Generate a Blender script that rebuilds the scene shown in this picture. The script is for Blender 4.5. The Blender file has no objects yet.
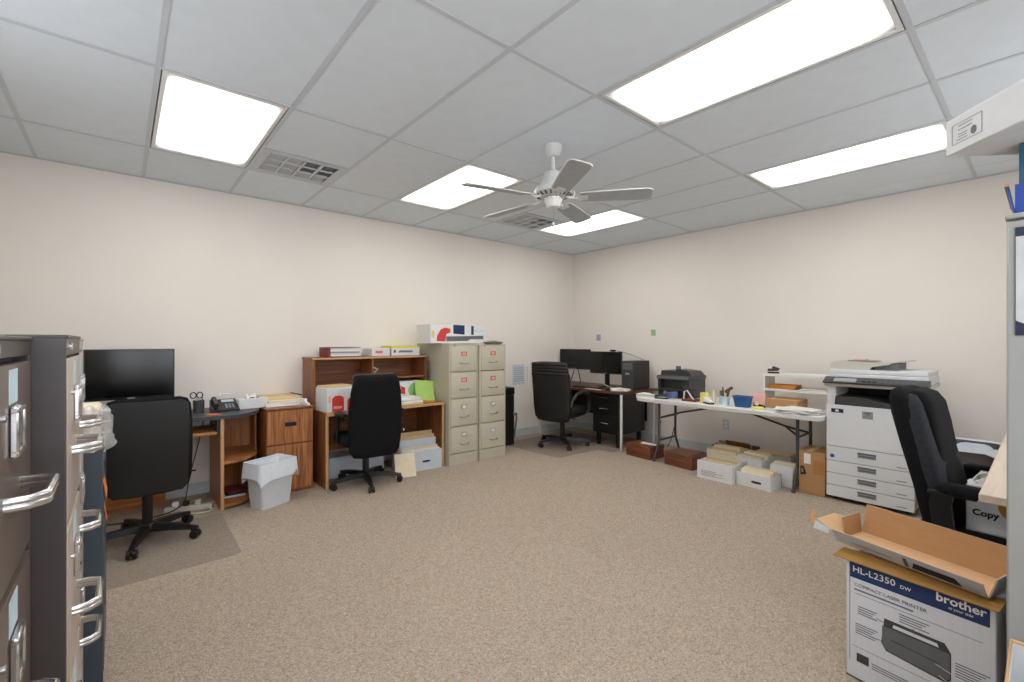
import bpy, bmesh, math, random
from mathutils import Matrix, Vector
R = math.radians
PI = math.pi
random.seed(7)
scn = bpy.context.scene
C = scn.collection

# ------------------------------------------------------------------ camera, world, exposure
cam_d = bpy.data.cameras.new('camera')
cam_d.sensor_width = 36.0
cam_d.lens = 457.83 / 1024 * 36.0
cam_d.clip_start = 0.02
cam = bpy.data.objects.new('camera', cam_d)
C.objects.link(cam)
cam.location = (4.808, 0.469, 1.33)
cam.rotation_euler = (R(90), 0, 0.8633)
scn.camera = cam
world = bpy.data.worlds.new('world')
scn.world = world
world.use_nodes = True
world.node_tree.nodes['Background'].inputs[0].default_value = (0.93, 0.95, 1.0, 1)
world.node_tree.nodes['Background'].inputs[1].default_value = 1.9
scn.view_settings.view_transform = 'Standard'
scn.view_settings.look = 'None'
scn.view_settings.gamma = 1.0
scn.view_settings.use_curve_mapping = False
scn.view_settings.exposure = 1.06
LAMP = 5.2          # radiance of the fluorescent panels

# ------------------------------------------------------------------ materials
def lin(h):
    h = h.lstrip('#')
    v = [int(h[i:i + 2], 16) / 255 for i in (0, 2, 4)]
    return tuple(c / 12.92 if c <= 0.04045 else ((c + 0.055) / 1.055) ** 2.4 for c in v) + (1,)

_m = {}
def mat(name, col, rough=0.55, metal=0.0, var=0.06, scale=18.0, bump=0.0, bscale=120.0, coat=0.0, stretch=None, spec=0.5):
    """plain surface with a little procedural variation and optional fine relief"""
    if name in _m:
        return _m[name]
    m = bpy.data.materials.new(name)
    m.use_nodes = True
    nt = m.node_tree; N = nt.nodes; L = nt.links
    b = N['Principled BSDF']
    b.inputs['Roughness'].default_value = rough
    b.inputs['Metallic'].default_value = metal
    b.inputs['Specular IOR Level'].default_value = spec
    if coat: b.inputs['Coat Weight'].default_value = coat
    c = lin(col) if isinstance(col, str) else col
    tc = N.new('ShaderNodeTexCoord')
    mp = N.new('ShaderNodeMapping')
    if stretch: mp.inputs['Scale'].default_value = stretch
    L.new(tc.outputs['Object'], mp.inputs['Vector'])
    nz = N.new('ShaderNodeTexNoise'); nz.inputs['Scale'].default_value = scale; nz.inputs['Detail'].default_value = 3
    L.new(mp.outputs['Vector'], nz.inputs['Vector'])
    rp = N.new('ShaderNodeValToRGB')
    rp.color_ramp.elements[0].position = 0.3; rp.color_ramp.elements[1].position = 0.7
    rp.color_ramp.elements[0].color = tuple(max(0, x * (1 - var)) for x in c[:3]) + (1,)
    rp.color_ramp.elements[1].color = tuple(min(1, x * (1 + var)) for x in c[:3]) + (1,)
    L.new(nz.outputs['Fac'], rp.inputs['Fac'])
    L.new(rp.outputs['Color'], b.inputs['Base Color'])
    if bump:
        n2 = N.new('ShaderNodeTexNoise'); n2.inputs['Scale'].default_value = bscale; n2.inputs['Detail'].default_value = 2
        L.new(mp.outputs['Vector'], n2.inputs['Vector'])
        bp = N.new('ShaderNodeBump'); bp.inputs['Strength'].default_value = bump; bp.inputs['Distance'].default_value = 0.002
        L.new(n2.outputs['Fac'], bp.inputs['Height'])
        L.new(bp.outputs['Normal'], b.inputs['Normal'])
    _m[name] = m
    return m

def wood(name, dark, light, axis='z', rough=0.42, fine=1.0):
    """wood grain stretched along an axis"""
    if name in _m: return _m[name]
    m = bpy.data.materials.new(name); m.use_nodes = True
    nt = m.node_tree; N = nt.nodes; L = nt.links; b = N['Principled BSDF']
    b.inputs['Roughness'].default_value = rough
    tc = N.new('ShaderNodeTexCoord'); mp = N.new('ShaderNodeMapping')
    s = {'x': (1.5, 26, 26), 'y': (26, 1.5, 26), 'z': (26, 26, 1.5)}[axis]
    mp.inputs['Scale'].default_value = tuple(v * fine for v in s)
    L.new(tc.outputs['Object'], mp.inputs['Vector'])
    nz = N.new('ShaderNodeTexNoise'); nz.inputs['Scale'].default_value = 1.3; nz.inputs['Detail'].default_value = 5
    nz.inputs['Distortion'].default_value = 0.6
    L.new(mp.outputs['Vector'], nz.inputs['Vector'])
    rp = N.new('ShaderNodeValToRGB')
    rp.color_ramp.elements[0].position = 0.32; rp.color_ramp.elements[1].position = 0.68
    rp.color_ramp.elements[0].color = lin(dark); rp.color_ramp.elements[1].color = lin(light)
    L.new(nz.outputs['Fac'], rp.inputs['Fac']); L.new(rp.outputs['Color'], b.inputs['Base Color'])
    _m[name] = m
    return m

def carpet():
    m = bpy.data.materials.new('carpet'); m.use_nodes = True
    nt = m.node_tree; N = nt.nodes; L = nt.links; b = N['Principled BSDF']
    b.inputs['Roughness'].default_value = 0.95
    b.inputs['Specular IOR Level'].default_value = 0.15
    tc = N.new('ShaderNodeTexCoord')
    mp = N.new('ShaderNodeMapping'); mp.inputs['Scale'].default_value = (1.0, 0.7, 1.0); mp.inputs['Rotation'].default_value = (0, 0, 0.12)
    L.new(tc.outputs['Object'], mp.inputs['Vector'])
    vo = N.new('ShaderNodeTexVoronoi'); vo.inputs['Scale'].default_value = 190
    L.new(mp.outputs['Vector'], vo.inputs['Vector'])
    sp = N.new('ShaderNodeSeparateColor'); L.new(vo.outputs['Color'], sp.inputs['Color'])
    rp = N.new('ShaderNodeValToRGB'); e = rp.color_ramp.elements
    e[0].position = 0.0; e[0].color = lin('#9b8876')
    e[1].position = 1.0; e[1].color = lin('#cbbbaa')
    for p, cc in ((0.25, '#ac9a88'), (0.5, '#b6a593'), (0.72, '#bfae9c'), (0.86, '#a7a39d')):
        q = e.new(p); q.color = lin(cc)
    L.new(sp.outputs[0], rp.inputs['Fac'])
    n2 = N.new('ShaderNodeTexNoise'); n2.inputs['Scale'].default_value = 0.8; n2.inputs['Detail'].default_value = 4
    L.new(tc.outputs['Object'], n2.inputs['Vector'])
    mr = N.new('ShaderNodeMapRange'); mr.inputs[3].default_value = 0.92; mr.inputs[4].default_value = 1.06
    L.new(n2.outputs['Fac'], mr.inputs[0])
    mx = N.new('ShaderNodeMix'); mx.data_type = 'RGBA'; mx.blend_type = 'MULTIPLY'; mx.inputs[0].default_value = 1
    L.new(rp.outputs['Color'], mx.inputs[6]); L.new(mr.outputs[0], mx.inputs[7])
    L.new(mx.outputs[2], b.inputs['Base Color'])
    bp = N.new('ShaderNodeBump'); bp.inputs['Strength'].default_value = 0.9; bp.inputs['Distance'].default_value = 0.004; bp.invert = True
    L.new(vo.outputs['Distance'], bp.inputs['Height']); L.new(bp.outputs['Normal'], b.inputs['Normal'])
    return m

def lampmat(name, col, tubes, strength):
    """prismatic diffuser glowing brightest along the tubes behind it"""
    m = bpy.data.materials.new(name); m.use_nodes = True
    nt = m.node_tree; N = nt.nodes; L = nt.links
    N.remove(N['Principled BSDF'])
    em = N.new('ShaderNodeEmission'); em.inputs[0].default_value = col
    tc = N.new('ShaderNodeTexCoord'); sx = N.new('ShaderNodeSeparateXYZ'); L.new(tc.outputs['Object'], sx.inputs[0])
    def math_(op, a, bb):
        n = N.new('ShaderNodeMath'); n.operation = op
        for i, v in enumerate((a, bb)):
            if v is None: continue
            if isinstance(v, (int, float)): n.inputs[i].default_value = v
            else: L.new(v, n.inputs[i])
        return n.outputs[0]
    w = math_('MULTIPLY', sx.outputs['Y'], tubes * 2 * PI / 0.58)
    cw = math_('COSINE', math_('ADD', w, PI * (tubes + 1)), None)
    tube = math_('MULTIPLY_ADD', cw, 0.16); tube.node.inputs[2].default_value = 0.84
    ax = math_('ABSOLUTE', sx.outputs['X'], None)
    mr = N.new('ShaderNodeMapRange'); mr.inputs[1].default_value = 0.40; mr.inputs[2].default_value = 0.60
    mr.inputs[3].default_value = 1.0; mr.inputs[4].default_value = 0.07; mr.interpolation_type = 'SMOOTHSTEP'; L.new(ax, mr.inputs[0])
    ay = math_('ABSOLUTE', sx.outputs['Y'], None)
    m2 = N.new('ShaderNodeMapRange'); m2.inputs[1].default_value = 0.17; m2.inputs[2].default_value = 0.30
    m2.inputs[3].default_value = 1.0; m2.inputs[4].default_value = 0.07; m2.interpolation_type = 'SMOOTHSTEP'; L.new(ay, m2.inputs[0])
    k = math_('MULTIPLY', math_('MULTIPLY', tube, mr.outputs[0]), m2.outputs[0])
    L.new(math_('MULTIPLY', k, strength), em.inputs[1])
    L.new(em.outputs[0], N['Material Output'].inputs[0])
    return m

def clear(name, tint, gloss=0.12, rough=0.15, trans=0.85):
    m = bpy.data.materials.new(name); m.use_nodes = True
    nt = m.node_tree; N = nt.nodes; L = nt.links
    N.remove(N['Principled BSDF'])
    t = N.new('ShaderNodeBsdfTransparent'); t.inputs[0].default_value = tint
    g = N.new('ShaderNodeBsdfGlossy'); g.inputs['Roughness'].default_value = rough
    d = N.new('ShaderNodeBsdfDiffuse'); d.inputs[0].default_value = tint
    mx = N.new('ShaderNodeMixShader'); mx.inputs[0].default_value = 1 - trans
    L.new(t.outputs[0], mx.inputs[1]); L.new(d.outputs[0], mx.inputs[2])
    m2 = N.new('ShaderNodeMixShader'); m2.inputs[0].default_value = gloss
    L.new(mx.outputs[0], m2.inputs[1]); L.new(g.outputs[0], m2.inputs[2])
    L.new(m2.outputs[0], N['Material Output'].inputs[0])
    return m

M = {}
M['wall'] = mat('wall_paint', '#ece6df', 0.9, var=0.015, scale=2.0, bump=0.12, bscale=160, spec=0.2)
M['base'] = mat('baseboard_paint', '#c9ccd0', 0.5, var=0.02)
M['tile'] = mat('ceiling_tile_vinyl', '#dde5ec', 0.85, var=0.02, scale=9, bump=0.12, bscale=240, spec=0.2)
M['grid'] = mat('grid_white', '#c6ccd2', 0.5, var=0.01)
M['carpet'] = carpet()
M['lampA'] = lampmat('diffuser_warm', (1.0, 0.96, 0.90, 1), 4, LAMP)
M['lampB'] = lampmat('diffuser_white', (1.0, 0.98, 0.95, 1), 2, LAMP)
M['white'] = mat('white_enamel', '#e6e6e4', 0.35, var=0.02)
M['fanwhite'] = mat('fan_white', '#d6d6d6', 0.4, var=0.02)
M['blade'] = mat('fan_blade_grey', '#a9adb0', 0.5, var=0.05)
M['ventdark'] = mat('vent_shadow', '#4a4a4c', 0.8)
M['ventgrey'] = mat('vent_grey', '#b9b9ba', 0.5, var=0.03)
M['chrome'] = mat('chrome', '#d8d8da', 0.22, 1.0, var=0.02)
M['steel'] = mat('brushed_steel', '#a8a8a8', 0.35, 1.0, var=0.05)
M['blackplastic'] = mat('black_plastic', '#141415', 0.38, var=0.1)
M['blackfabric'] = mat('black_fabric', '#141416', 0.9, var=0.2, scale=60, bump=0.5, bscale=600, spec=0.2)
M['blackleather'] = mat('black_leather', '#1b1b1c', 0.42, var=0.15, scale=40, bump=0.25, bscale=300)
M['screen'] = mat('screen_glass', '#0a0b0e', 0.14, var=0.05)
M['oak'] = wood('oak_vertical', '#9a5a2c', '#c98a4e', 'z')
M['oakx'] = wood('oak_along_x', '#94572c', '#c08349', 'x')
M['oaky'] = wood('oak_along_y', '#94572c', '#c08349', 'y')
M['red'] = wood('cherry_vertical', '#6e3d20', '#a3683c', 'z')
M['redy'] = wood('cherry_along_y', '#6e3d20', '#9c623a', 'y')
M['redx'] = wood('cherry_along_x', '#6e3d20', '#9c623a', 'x')
M['stripe'] = wood('striped_walnut', '#7a4323', '#c0804a', 'z', fine=1.6)
M['edge'] = mat('light_edge_band', '#c79c6c', 0.5)
M['mahog'] = wood('mahogany_top', '#43261d', '#6b4030', 'x')
M['brownbox'] = wood('brown_woodgrain_box', '#5e331f', '#8d5638', 'x', fine=1.2)
M['pale'] = wood('pale_laminate', '#cbb9a6', '#ddcdbb', 'y')
M['charcoal'] = mat('charcoal_laminate', '#3d4247', 0.4, var=0.1)
M['putty'] = mat('putty_enamel', '#bdb8a5', 0.45, var=0.02)
M['puttyd'] = mat('putty_drawer', '#c2bdaa', 0.42, var=0.02)
M['brown'] = mat('brown_enamel', '#443d3d', 0.38, var=0.03)
M['brownd'] = mat('brown_drawer', '#64574f', 0.36, var=0.03)
M['tan'] = mat('tan_enamel', '#b9aaa0', 0.35, var=0.03)
M['slate'] = mat('slate_enamel', '#3c4852', 0.4, var=0.04)
M['greycab'] = mat('light_grey_enamel', '#9d9e9c', 0.5, var=0.02)
M['paper'] = mat('paper', '#eceae6', 0.8, var=0.02)
M['cream'] = mat('cream_paper', '#e6d9bd', 0.8, var=0.04)
M['manila'] = mat('manila', '#dcc091', 0.8, var=0.05)
M['boxwhite'] = mat('white_cardboard', '#dedfe0', 0.75, var=0.03)
M['boxblue'] = mat('bluish_cardboard', '#c9d2dc', 0.75, var=0.03)
M['card'] = mat('cardboard', '#b58a5e', 0.85, var=0.05, stretch=(1, 1, 6))
M['cardl'] = mat('cardboard_light', '#d3aa80', 0.85, var=0.04)
M['cardd'] = mat('cardboard_edge', '#a37a3c', 0.85, var=0.06)
M['navy'] = mat('navy_print', '#16305f', 0.6, var=0.03)
M['navyd'] = mat('dark_navy', '#1f2740', 0.6, var=0.03)
M['blue'] = mat('blue_plastic', '#24568f', 0.4, var=0.04)
M['royal'] = mat('royal_blue', '#2347a0', 0.5, var=0.05)
M['redp'] = mat('red_print', '#cf3a30', 0.6, var=0.04)
M['tagpink'] = mat('tag_pink', '#e6a6a0', 0.7)
M['pinkp'] = mat('pink_print', '#d8736b', 0.7)
M['green'] = mat('lime_paper', '#b0d573', 0.75, var=0.03)
M['yellow'] = mat('yellow_paper', '#e8dc3c', 0.7, var=0.03)
M['pyellow'] = mat('pale_yellow_paper', '#e6e07a', 0.75, var=0.04)
M['orange'] = mat('orange_paper', '#df7b3c', 0.7, var=0.04)
M['envel'] = mat('kraft_envelope', '#cf8a3e', 0.7, var=0.06)
M['pink'] = mat('pink_paper', '#e8b4ae', 0.75)
M['purple'] = mat('purple_note', '#b0a0bd', 0.8)
M['greenn'] = mat('green_note', '#96c08a', 0.8)
M['ltblue'] = mat('light_blue_card', '#c4d8e2', 0.7)
M['grey'] = mat('grey_plastic', '#8f9193', 0.5)
M['midgrey'] = mat('mid_grey_plastic', '#63666a', 0.5)
M['dkgrey'] = mat('dark_grey_plastic', '#3b3b3c', 0.42, var=0.05)
M['binwhite'] = mat('bin_plastic', '#d3d7db', 0.45, var=0.02)
M['bag'] = mat('white_bag_film', '#dfe6ee', 0.3, var=0.04, scale=30, bump=0.5, bscale=60)
M['copier'] = mat('copier_plastic', '#dcdee0', 0.45, var=0.015)
M['copierside'] = mat('copier_side', '#c4c0b6', 0.5, var=0.02)
M['ink'] = mat('black_ink', '#26262a', 0.7)
M['greyink'] = mat('grey_ink', '#6f747c', 0.7)
M['tableplas'] = mat('table_plastic', '#e3e3e2', 0.5, var=0.02, bump=0.1, bscale=200)
M['tableleg'] = mat('table_leg_enamel', '#4b4c4e', 0.35, 0.3)
M['cable'] = mat('black_cable', '#1a1a1b', 0.5)
M['wcable'] = mat('beige_cable', '#c9c5ba', 0.5)
M['mat'] = clear('vinyl_mat', (0.925, 0.92, 0.915, 1), 0.03, 0.35, 0.97)
M['poly'] = clear('clear_polythene', (0.93, 0.93, 0.92, 1), 0.16, 0.2, 0.72)
M['glass'] = clear('window_glass', (0.97, 0.98, 0.98, 1), 0.04, 0.0, 1.0)
M['amber'] = mat('amber_print', '#c89135', 0.6)
M['maroon'] = mat('maroon', '#7a2e30', 0.6)

# ------------------------------------------------------------------ mesh builder
class B:
    def __init__(s, mtx=None):
        s.bm = bmesh.new(); s.M = mtx
    def _fin(s, vs):
        if s.M is not None:
            for v in vs: v.co = s.M @ v.co
    def box(s, x0, x1, y0, y1, z0, z1, bev=0.0, seg=1, m=None):
        co = [(x, y, z) for z in (z0, z1) for y in (y0, y1) for x in (x0, x1)]
        vs = [s.bm.verts.new(c) for c in co]
        fs = [s.bm.faces.new([vs[i] for i in f]) for f in ((0, 2, 3, 1), (4, 5, 7, 6), (0, 1, 5, 4), (2, 6, 7, 3), (0, 4, 6, 2), (1, 3, 7, 5))]
        if bev:
            es = list({e for f in fs for e in f.edges})
            r = bmesh.ops.bevel(s.bm, geom=es, offset=bev, segments=seg, affect='EDGES', profile=0.6)
            vs = list({v for f in r['faces'] for v in f.verts} | {v for v in vs if v.is_valid})
        if m is not None:
            for v in vs: v.co = m @ v.co
        s._fin(vs); return s
    def loft(s, rings, cap=True, closed=False):
        rs = [[s.bm.verts.new(p) for p in r] for r in rings]
        n = len(rs[0])
        pairs = list(zip(rs, rs[1:])) + ([(rs[-1], rs[0])] if closed else [])
        for a, b in pairs:
            for i in range(n):
                j = (i + 1) % n
                s.bm.faces.new((a[i], a[j], b[j], b[i]))
        if cap and not closed:
            s.bm.faces.new(list(reversed(rs[0]))); s.bm.faces.new(rs[-1])
        s._fin([v for r in rs for v in r]); return s
    def tube(s, pts, r, n=8, closed=False):
        P = [Vector(p) for p in pts]; k = len(P)
        rr = r if isinstance(r, (list, tuple)) else [r] * k
        rings = []; up = None
        for i, p in enumerate(P):
            a = P[(i - 1) % k] if (closed or i) else p
            b = P[(i + 1) % k] if (closed or i < k - 1) else p
            t = (b - a).normalized()
            if up is None:
                up = t.orthogonal().normalized()
            up = (up - t * up.dot(t))
            up = up.normalized() if up.length > 1e-6 else t.orthogonal().normalized()
            sd = t.cross(up)
            rings.append([p + (up * math.cos(2 * PI * j / n) + sd * math.sin(2 * PI * j / n)) * rr[i] for j in range(n)])
        return s.loft(rings, True, closed)
    def cyl(s, p0, p1, r0, r1=None, n=14):
        return s.tube([p0, p1], [r0, r0 if r1 is None else r1], n)
    def lathe(s, prof, c=(0, 0, 0), n=22):
        return s.loft([[(c[0] + r * math.cos(2 * PI * j / n), c[1] + r * math.sin(2 * PI * j / n), c[2] + z) for j in range(n)] for r, z in prof])
    def prism(s, poly, axis, a0, a1):
        def P(u, v, w): return {'x': (w, u, v), 'y': (u, w, v), 'z': (u, v, w)}[axis]
        return s.loft([[P(u, v, a0) for u, v in poly], [P(u, v, a1) for u, v in poly]])
    def grid(s, fn, nu, nv):
        vs = [[s.bm.verts.new(fn(i / nu, j / nv)) for j in range(nv + 1)] for i in range(nu + 1)]
        for i in range(nu):
            for j in range(nv):
                s.bm.faces.new((vs[i][j], vs[i + 1][j], vs[i + 1][j + 1], vs[i][j + 1]))
        s._fin([v for r in vs for v in r]); return s
    def quad(s, a, b, c, d):
        vs = [s.bm.verts.new(p) for p in (a, b, c, d)]; s.bm.faces.new(vs); s._fin(vs); return s
    def mesh(s, name, m, ang=40):
        bmesh.ops.recalc_face_normals(s.bm, faces=s.bm.faces[:])
        me = bpy.data.meshes.new(name); s.bm.to_mesh(me); s.bm.free()
        for p in me.polygons: p.use_smooth = True
        me.set_sharp_from_angle(angle=R(ang))
        me.materials.append(M[m] if isinstance(m, str) else m)
        return me
    def build(s, name, m, parent=None, loc=None, rz=None, ang=40):
        o = bpy.data.objects.new(name, s.mesh(name, m, ang))
        C.objects.link(o)
        if parent: o.parent = parent
        if loc: o.location = loc
        if rz: o.rotation_euler = (0, 0, rz)
        return o

def box(x0, x1, y0, y1, z0, z1, bev=0.0, seg=1): return B().box(x0, x1, y0, y1, z0, z1, bev, seg)
def rr(cx, cy, hx, hy, z, n=20, p=4.0, tilt=0.0):
    """superellipse ring at height z"""
    out = []
    for j in range(n):
        a = 2 * PI * (j + 0.5) / n
        ca, sa = math.cos(a), math.sin(a)
        out.append((cx + hx * math.copysign(abs(ca) ** (2 / p), ca), cy + hy * math.copysign(abs(sa) ** (2 / p), sa), z + tilt * math.copysign(abs(ca) ** (2 / p), ca)))
    return out
def thing(name, label, cat, loc=(0, 0, 0), rz=0, group=None):
    o = bpy.data.objects.new(name, None); C.objects.link(o)
    o.empty_display_size = 0.1
    o.location = loc; o.rotation_euler = (0, 0, rz)
    return tag(o, label, cat, group)
def tag(o, label, cat, group=None):
    o['label'] = label; o['category'] = cat
    if group: o['group'] = group
    return o
def struct(o): o['kind'] = 'structure'; return o
def dup(root, label, loc, rz=0, group=None):
    def cp(o, par):
        c = o.copy(); C.objects.link(c); c.parent = par
        for ch in list(o.children): cp(ch, c)
        return c
    r = cp(root, None); r.location = loc; r.rotation_euler = (0, 0, rz); r['label'] = label
    if group: r['group'] = group
    return r
def basis(o, u, v):
    u = Vector(u).normalized(); v = Vector(v); v = (v - u * v.dot(u)).normalized(); n = u.cross(v)
    m = Matrix((u, v, n)).transposed().to_4x4(); m.translation = Vector(o); return m
def text(s, size, m, parent, at, u, v, align='LEFT', name='lettering', bold=0.0, th=0.0004):
    """flat printed lettering, converted to a mesh: starts at 'at', runs along u, upright along v"""
    cu = bpy.data.curves.new(name, 'FONT'); cu.body = s; cu.size = size; cu.align_x = align
    cu.offset = bold; cu.extrude = th; cu.resolution_u = 2
    t = bpy.data.objects.new(name, cu); C.objects.link(t)
    dg = bpy.context.evaluated_depsgraph_get()
    me = bpy.data.meshes.new_from_object(t.evaluated_get(dg))
    bpy.data.objects.remove(t); bpy.data.curves.remove(cu)
    me.transform(basis(at, u, v)); me.materials.clear(); me.materials.append(M[m] if isinstance(m, str) else m)
    o = bpy.data.objects.new(name, me); C.objects.link(o)
    if parent: o.parent = parent
    return o
def rotz(a, c=(0, 0, 0)): return Matrix.Translation(c) @ Matrix.Rotation(a, 4, 'Z')

# ------------------------------------------------------------------ the room
X1, Y0, Y1, H = 5.50, -0.40, 5.82, 2.666
struct(box(-0.1, X1 + 0.1, Y0 - 0.1, Y1 + 0.1, -0.1, 0).build('floor', 'carpet'))
struct(box(-0.1, 0, Y0 - 0.1, Y1 + 0.1, 0, H + 0.12).build('wall_left', 'wall'))
struct(box(0, X1, Y1, Y1 + 0.1, 0, H + 0.12).build('wall_back', 'wall'))
# the two walls behind the camera, with unseen windows added to brighten the room
WZ0, WZ1 = 0.80, 2.45
def wall_added_windows(wname, gname, along, lo, hi, c0, c1, gaps):
    def bx(b, u0, u1, v0, v1, z0, z1):
        return b.box(u0, u1, v0, v1, z0, z1) if along == 'x' else b.box(v0, v1, u0, u1, z0, z1)
    b = B()
    bx(b, lo, hi, c0, c1, 0, WZ0); bx(b, lo, hi, c0, c1, WZ1, H + 0.12)
    ed = [lo] + [v for g in gaps for v in g] + [hi]
    for q in range(0, len(ed), 2): bx(b, ed[q], ed[q + 1], c0, c1, WZ0, WZ1)
    struct(b.build(wname, 'wall'))
    for q, g in enumerate(gaps): window_(gname % q if '%' in gname else gname, bx, c0, *g)
WN = [0]
def window_(gname, bx, c0, g0, g1):
    WN[0] += 1; gname = 'window_%d' % WN[0]
    w_ = B(); mid = (g0 + g1) / 2; f0, f1 = c0 + 0.03, c0 + 0.07
    for u0, u1, z0, z1 in ((g0, g1, WZ0, WZ0 + 0.05), (g0, g1, WZ1 - 0.05, WZ1), (g0, g0 + 0.05, WZ0 + 0.05, WZ1 - 0.05), (g1 - 0.05, g1, WZ0 + 0.05, WZ1 - 0.05), (mid - 0.025, mid + 0.025, WZ0 + 0.05, WZ1 - 0.05)):
        bx(w_, u0, u1, f0, f1, z0, z1)
    w_ = struct(w_.build(gname, 'base'))
    for u0, u1 in ((g0 + 0.05, mid - 0.025), (mid + 0.025, g1 - 0.05)):
        bx(B(), u0, u1, c0 + 0.048, c0 + 0.052, WZ0 + 0.05, WZ1 - 0.05).build('pane', M['glass'], w_)
wall_added_windows('wall_front', 'window_1', 'x', 0, X1, Y0 - 0.1, Y0, [(1.95, 3.05)])
wall_added_windows('wall_right', 'window_2', 'y', Y0 - 0.1, Y1 + 0.1, X1, X1 + 0.1, [(-0.3, 2.0), (3.3, 4.5)])
def bb(name, x0, x1, y0, y1):
    b = B(); b.box(x0, x1, y0, y1, 0, 0.085); 
    if x1 - x0 < y1 - y0: b.box(x0, x0 + (x1 - x0) * 0.6, y0, y1, 0.085, 0.1, 0.002)
    else: b.box(x0, x1, y1 - (y1 - y0) * 0.6, y1, 0.085, 0.1, 0.002)
    struct(b.build(name, 'base'))
bb('baseboard_left', 0, 0.014, Y0, Y1)
bb('baseboard_back', 0.014, X1, Y1 - 0.014, Y1)
# suspended ceiling
GX = [-0.45 + 1.2192 * i for i in range(0, 6)]
GY = [0.6096 * j for j in range(-1, 11)]
ceil = struct(box(-0.1, X1 + 0.1, Y0 - 0.1, Y1 + 0.1, H + 0.12, H + 0.16).build('ceiling', 'tile'))
LIGHTS = {(1, 1), (1, 4), (1, 7), (3, 1), (3, 4), (3, 7)}
VENTS = {(1, 2), (1, 6)}
tiles = {}
for i in range(5):
    for j in range(11):
        x0, x1 = max(GX[i], 0), min(GX[i + 1], X1); y0, y1 = max(GY[j], Y0), min(GY[j + 1], Y1)
        if (i, j - 1) in LIGHTS: continue
        if (i, j - 1) in VENTS: x0 = GX[i] + 0.51
        k = (round(x1 - x0, 3), round(y1 - y0, 3))
        if k not in tiles:
            tiles[k] = box(-k[0] / 2 + 0.002, k[0] / 2 - 0.002, -k[1] / 2 + 0.002, k[1] / 2 - 0.002, 0.0, 0.014, 0.0015).mesh('ceiling_tile', 'tile')
        o = bpy.data.objects.new('ceiling_tile', tiles[k]); C.objects.link(o); o.parent = ceil
        o.location = ((x0 + x1) / 2, (y0 + y1) / 2, H + 0.004 + random.uniform(-0.0006, 0.0012))
for x in GX[1:5]:
    box(x - 0.012, x + 0.012, Y0, Y1, H, H + 0.004).build('grid_bar', 'grid', ceil)
for y in GY[1:10]:
    box(0, X1, y - 0.012, y + 0.012, H + 0.0002, H + 0.0038).build('grid_bar', 'grid', ceil)
for n_, a in (('wall_angle', (0, 0.022, Y0, Y1)), ('wall_angle', (0.022, X1, Y1 - 0.022, Y1))):
    box(*a, H - 0.001, H + 0.003).build(n_, 'grid', ceil)

def light(i, j, label, m):
    cx, cy = (GX[i] + GX[i + 1]) / 2, 0.6096 * (j + 0.5)
    t = thing('ceiling_light', label, 'ceiling light', (cx, cy, H), 0, 'fluorescent panels in the ceiling grid')
    hx, hy, w = 0.592, 0.287, 0.022
    f = B()
    f.box(-hx, hx, -hy, -hy + w, 0.001, 0.03, 0.002); f.box(-hx, hx, hy - w, hy, 0.001, 0.03, 0.002)
    f.box(-hx, -hx + w, -hy + w, hy - w, 0.001, 0.03, 0.002); f.box(hx - w, hx, -hy + w, hy - w, 0.001, 0.03, 0.002)
    f.build('frame', 'white', t)
    box(-hx + w, hx - w, -hy + w, hy - w, 0.008, 0.012).build('diffuser', m, t)
    box(-hx, hx, -hy, hy, 0.03, 0.10).build('housing', 'white', t)
light(1, 1, 'fluorescent ceiling panel nearest the left edge, beside the first air vent', 'lampA')
light(1, 4, 'fluorescent ceiling panel partly behind the tip of the fan blade', 'lampA')
light(1, 7, 'small far fluorescent ceiling panel next to the corner vent', 'lampA')
light(3, 4, 'largest and brightest white fluorescent ceiling panel at the top right', 'lampB')
light(3, 7, 'cream fluorescent ceiling panel in front of the white box on the cabinet', 'lampA')
light(3, 1, 'added unseen fluorescent ceiling panel overhead near the camera, beyond the top of the view', 'lampB')  # continues the panel rows out of view, added for its light

def vent(j, label):
    x0, y0 = GX[1] + 0.012, 0.6096 * j + 0.012
    t = thing('air_vent', label, 'vent', (x0, y0, H), 0, 'ceiling air vents')
    W, D = 0.485, 0.586
    box(0, W, 0, D, 0.03, 0.04).build('backing', 'ventdark', t)
    f = B()
    f.box(0, W, 0, 0.05, 0.0, 0.012, 0.002); f.box(0, W, D - 0.05, D, 0.0, 0.012, 0.002)
    f.box(0, 0.05, 0.05, D - 0.05, 0.0, 0.012, 0.002); f.box(W - 0.05, W, 0.05, D - 0.05, 0.0, 0.012, 0.002)
    f.build('frame', 'grid', t)
    for q in (1, 2, 3):
        y = 0.05 + (D - 0.1) * q / 4
        box(0.05, W - 0.05, y - 0.007, y + 0.007, -0.001, 0.012).build('divider', 'grid', t)
    for q in (1, 2):
        x = 0.05 + (W - 0.1) * q / 3
        box(x - 0.005, x + 0.005, 0.05, D - 0.05, -0.0005, 0.012).build('divider', 'grid', t)
    for q in range(4):
        ya, yb = 0.05 + (D - 0.1) * q / 4 + 0.008, 0.05 + (D - 0.1) * (q + 1) / 4 - 0.008
        for k in range(13):
            x = 0.062 + k * 0.030
            ang = R(-50 if x < 0.17 else (-8 if q < 2 else 30))
            m = Matrix.Translation((x, 0, 0.016)) @ Matrix.Rotation(ang, 4, 'Y')
            B().box(-0.0145, 0.0145, ya, yb, -0.0012, 0.0012, m=m).build('slat', 'ventgrey', t)
vent(2, 'square white air vent beside the leftmost ceiling light')
vent(6, 'square white air vent below the fan, near the room corner')

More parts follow.
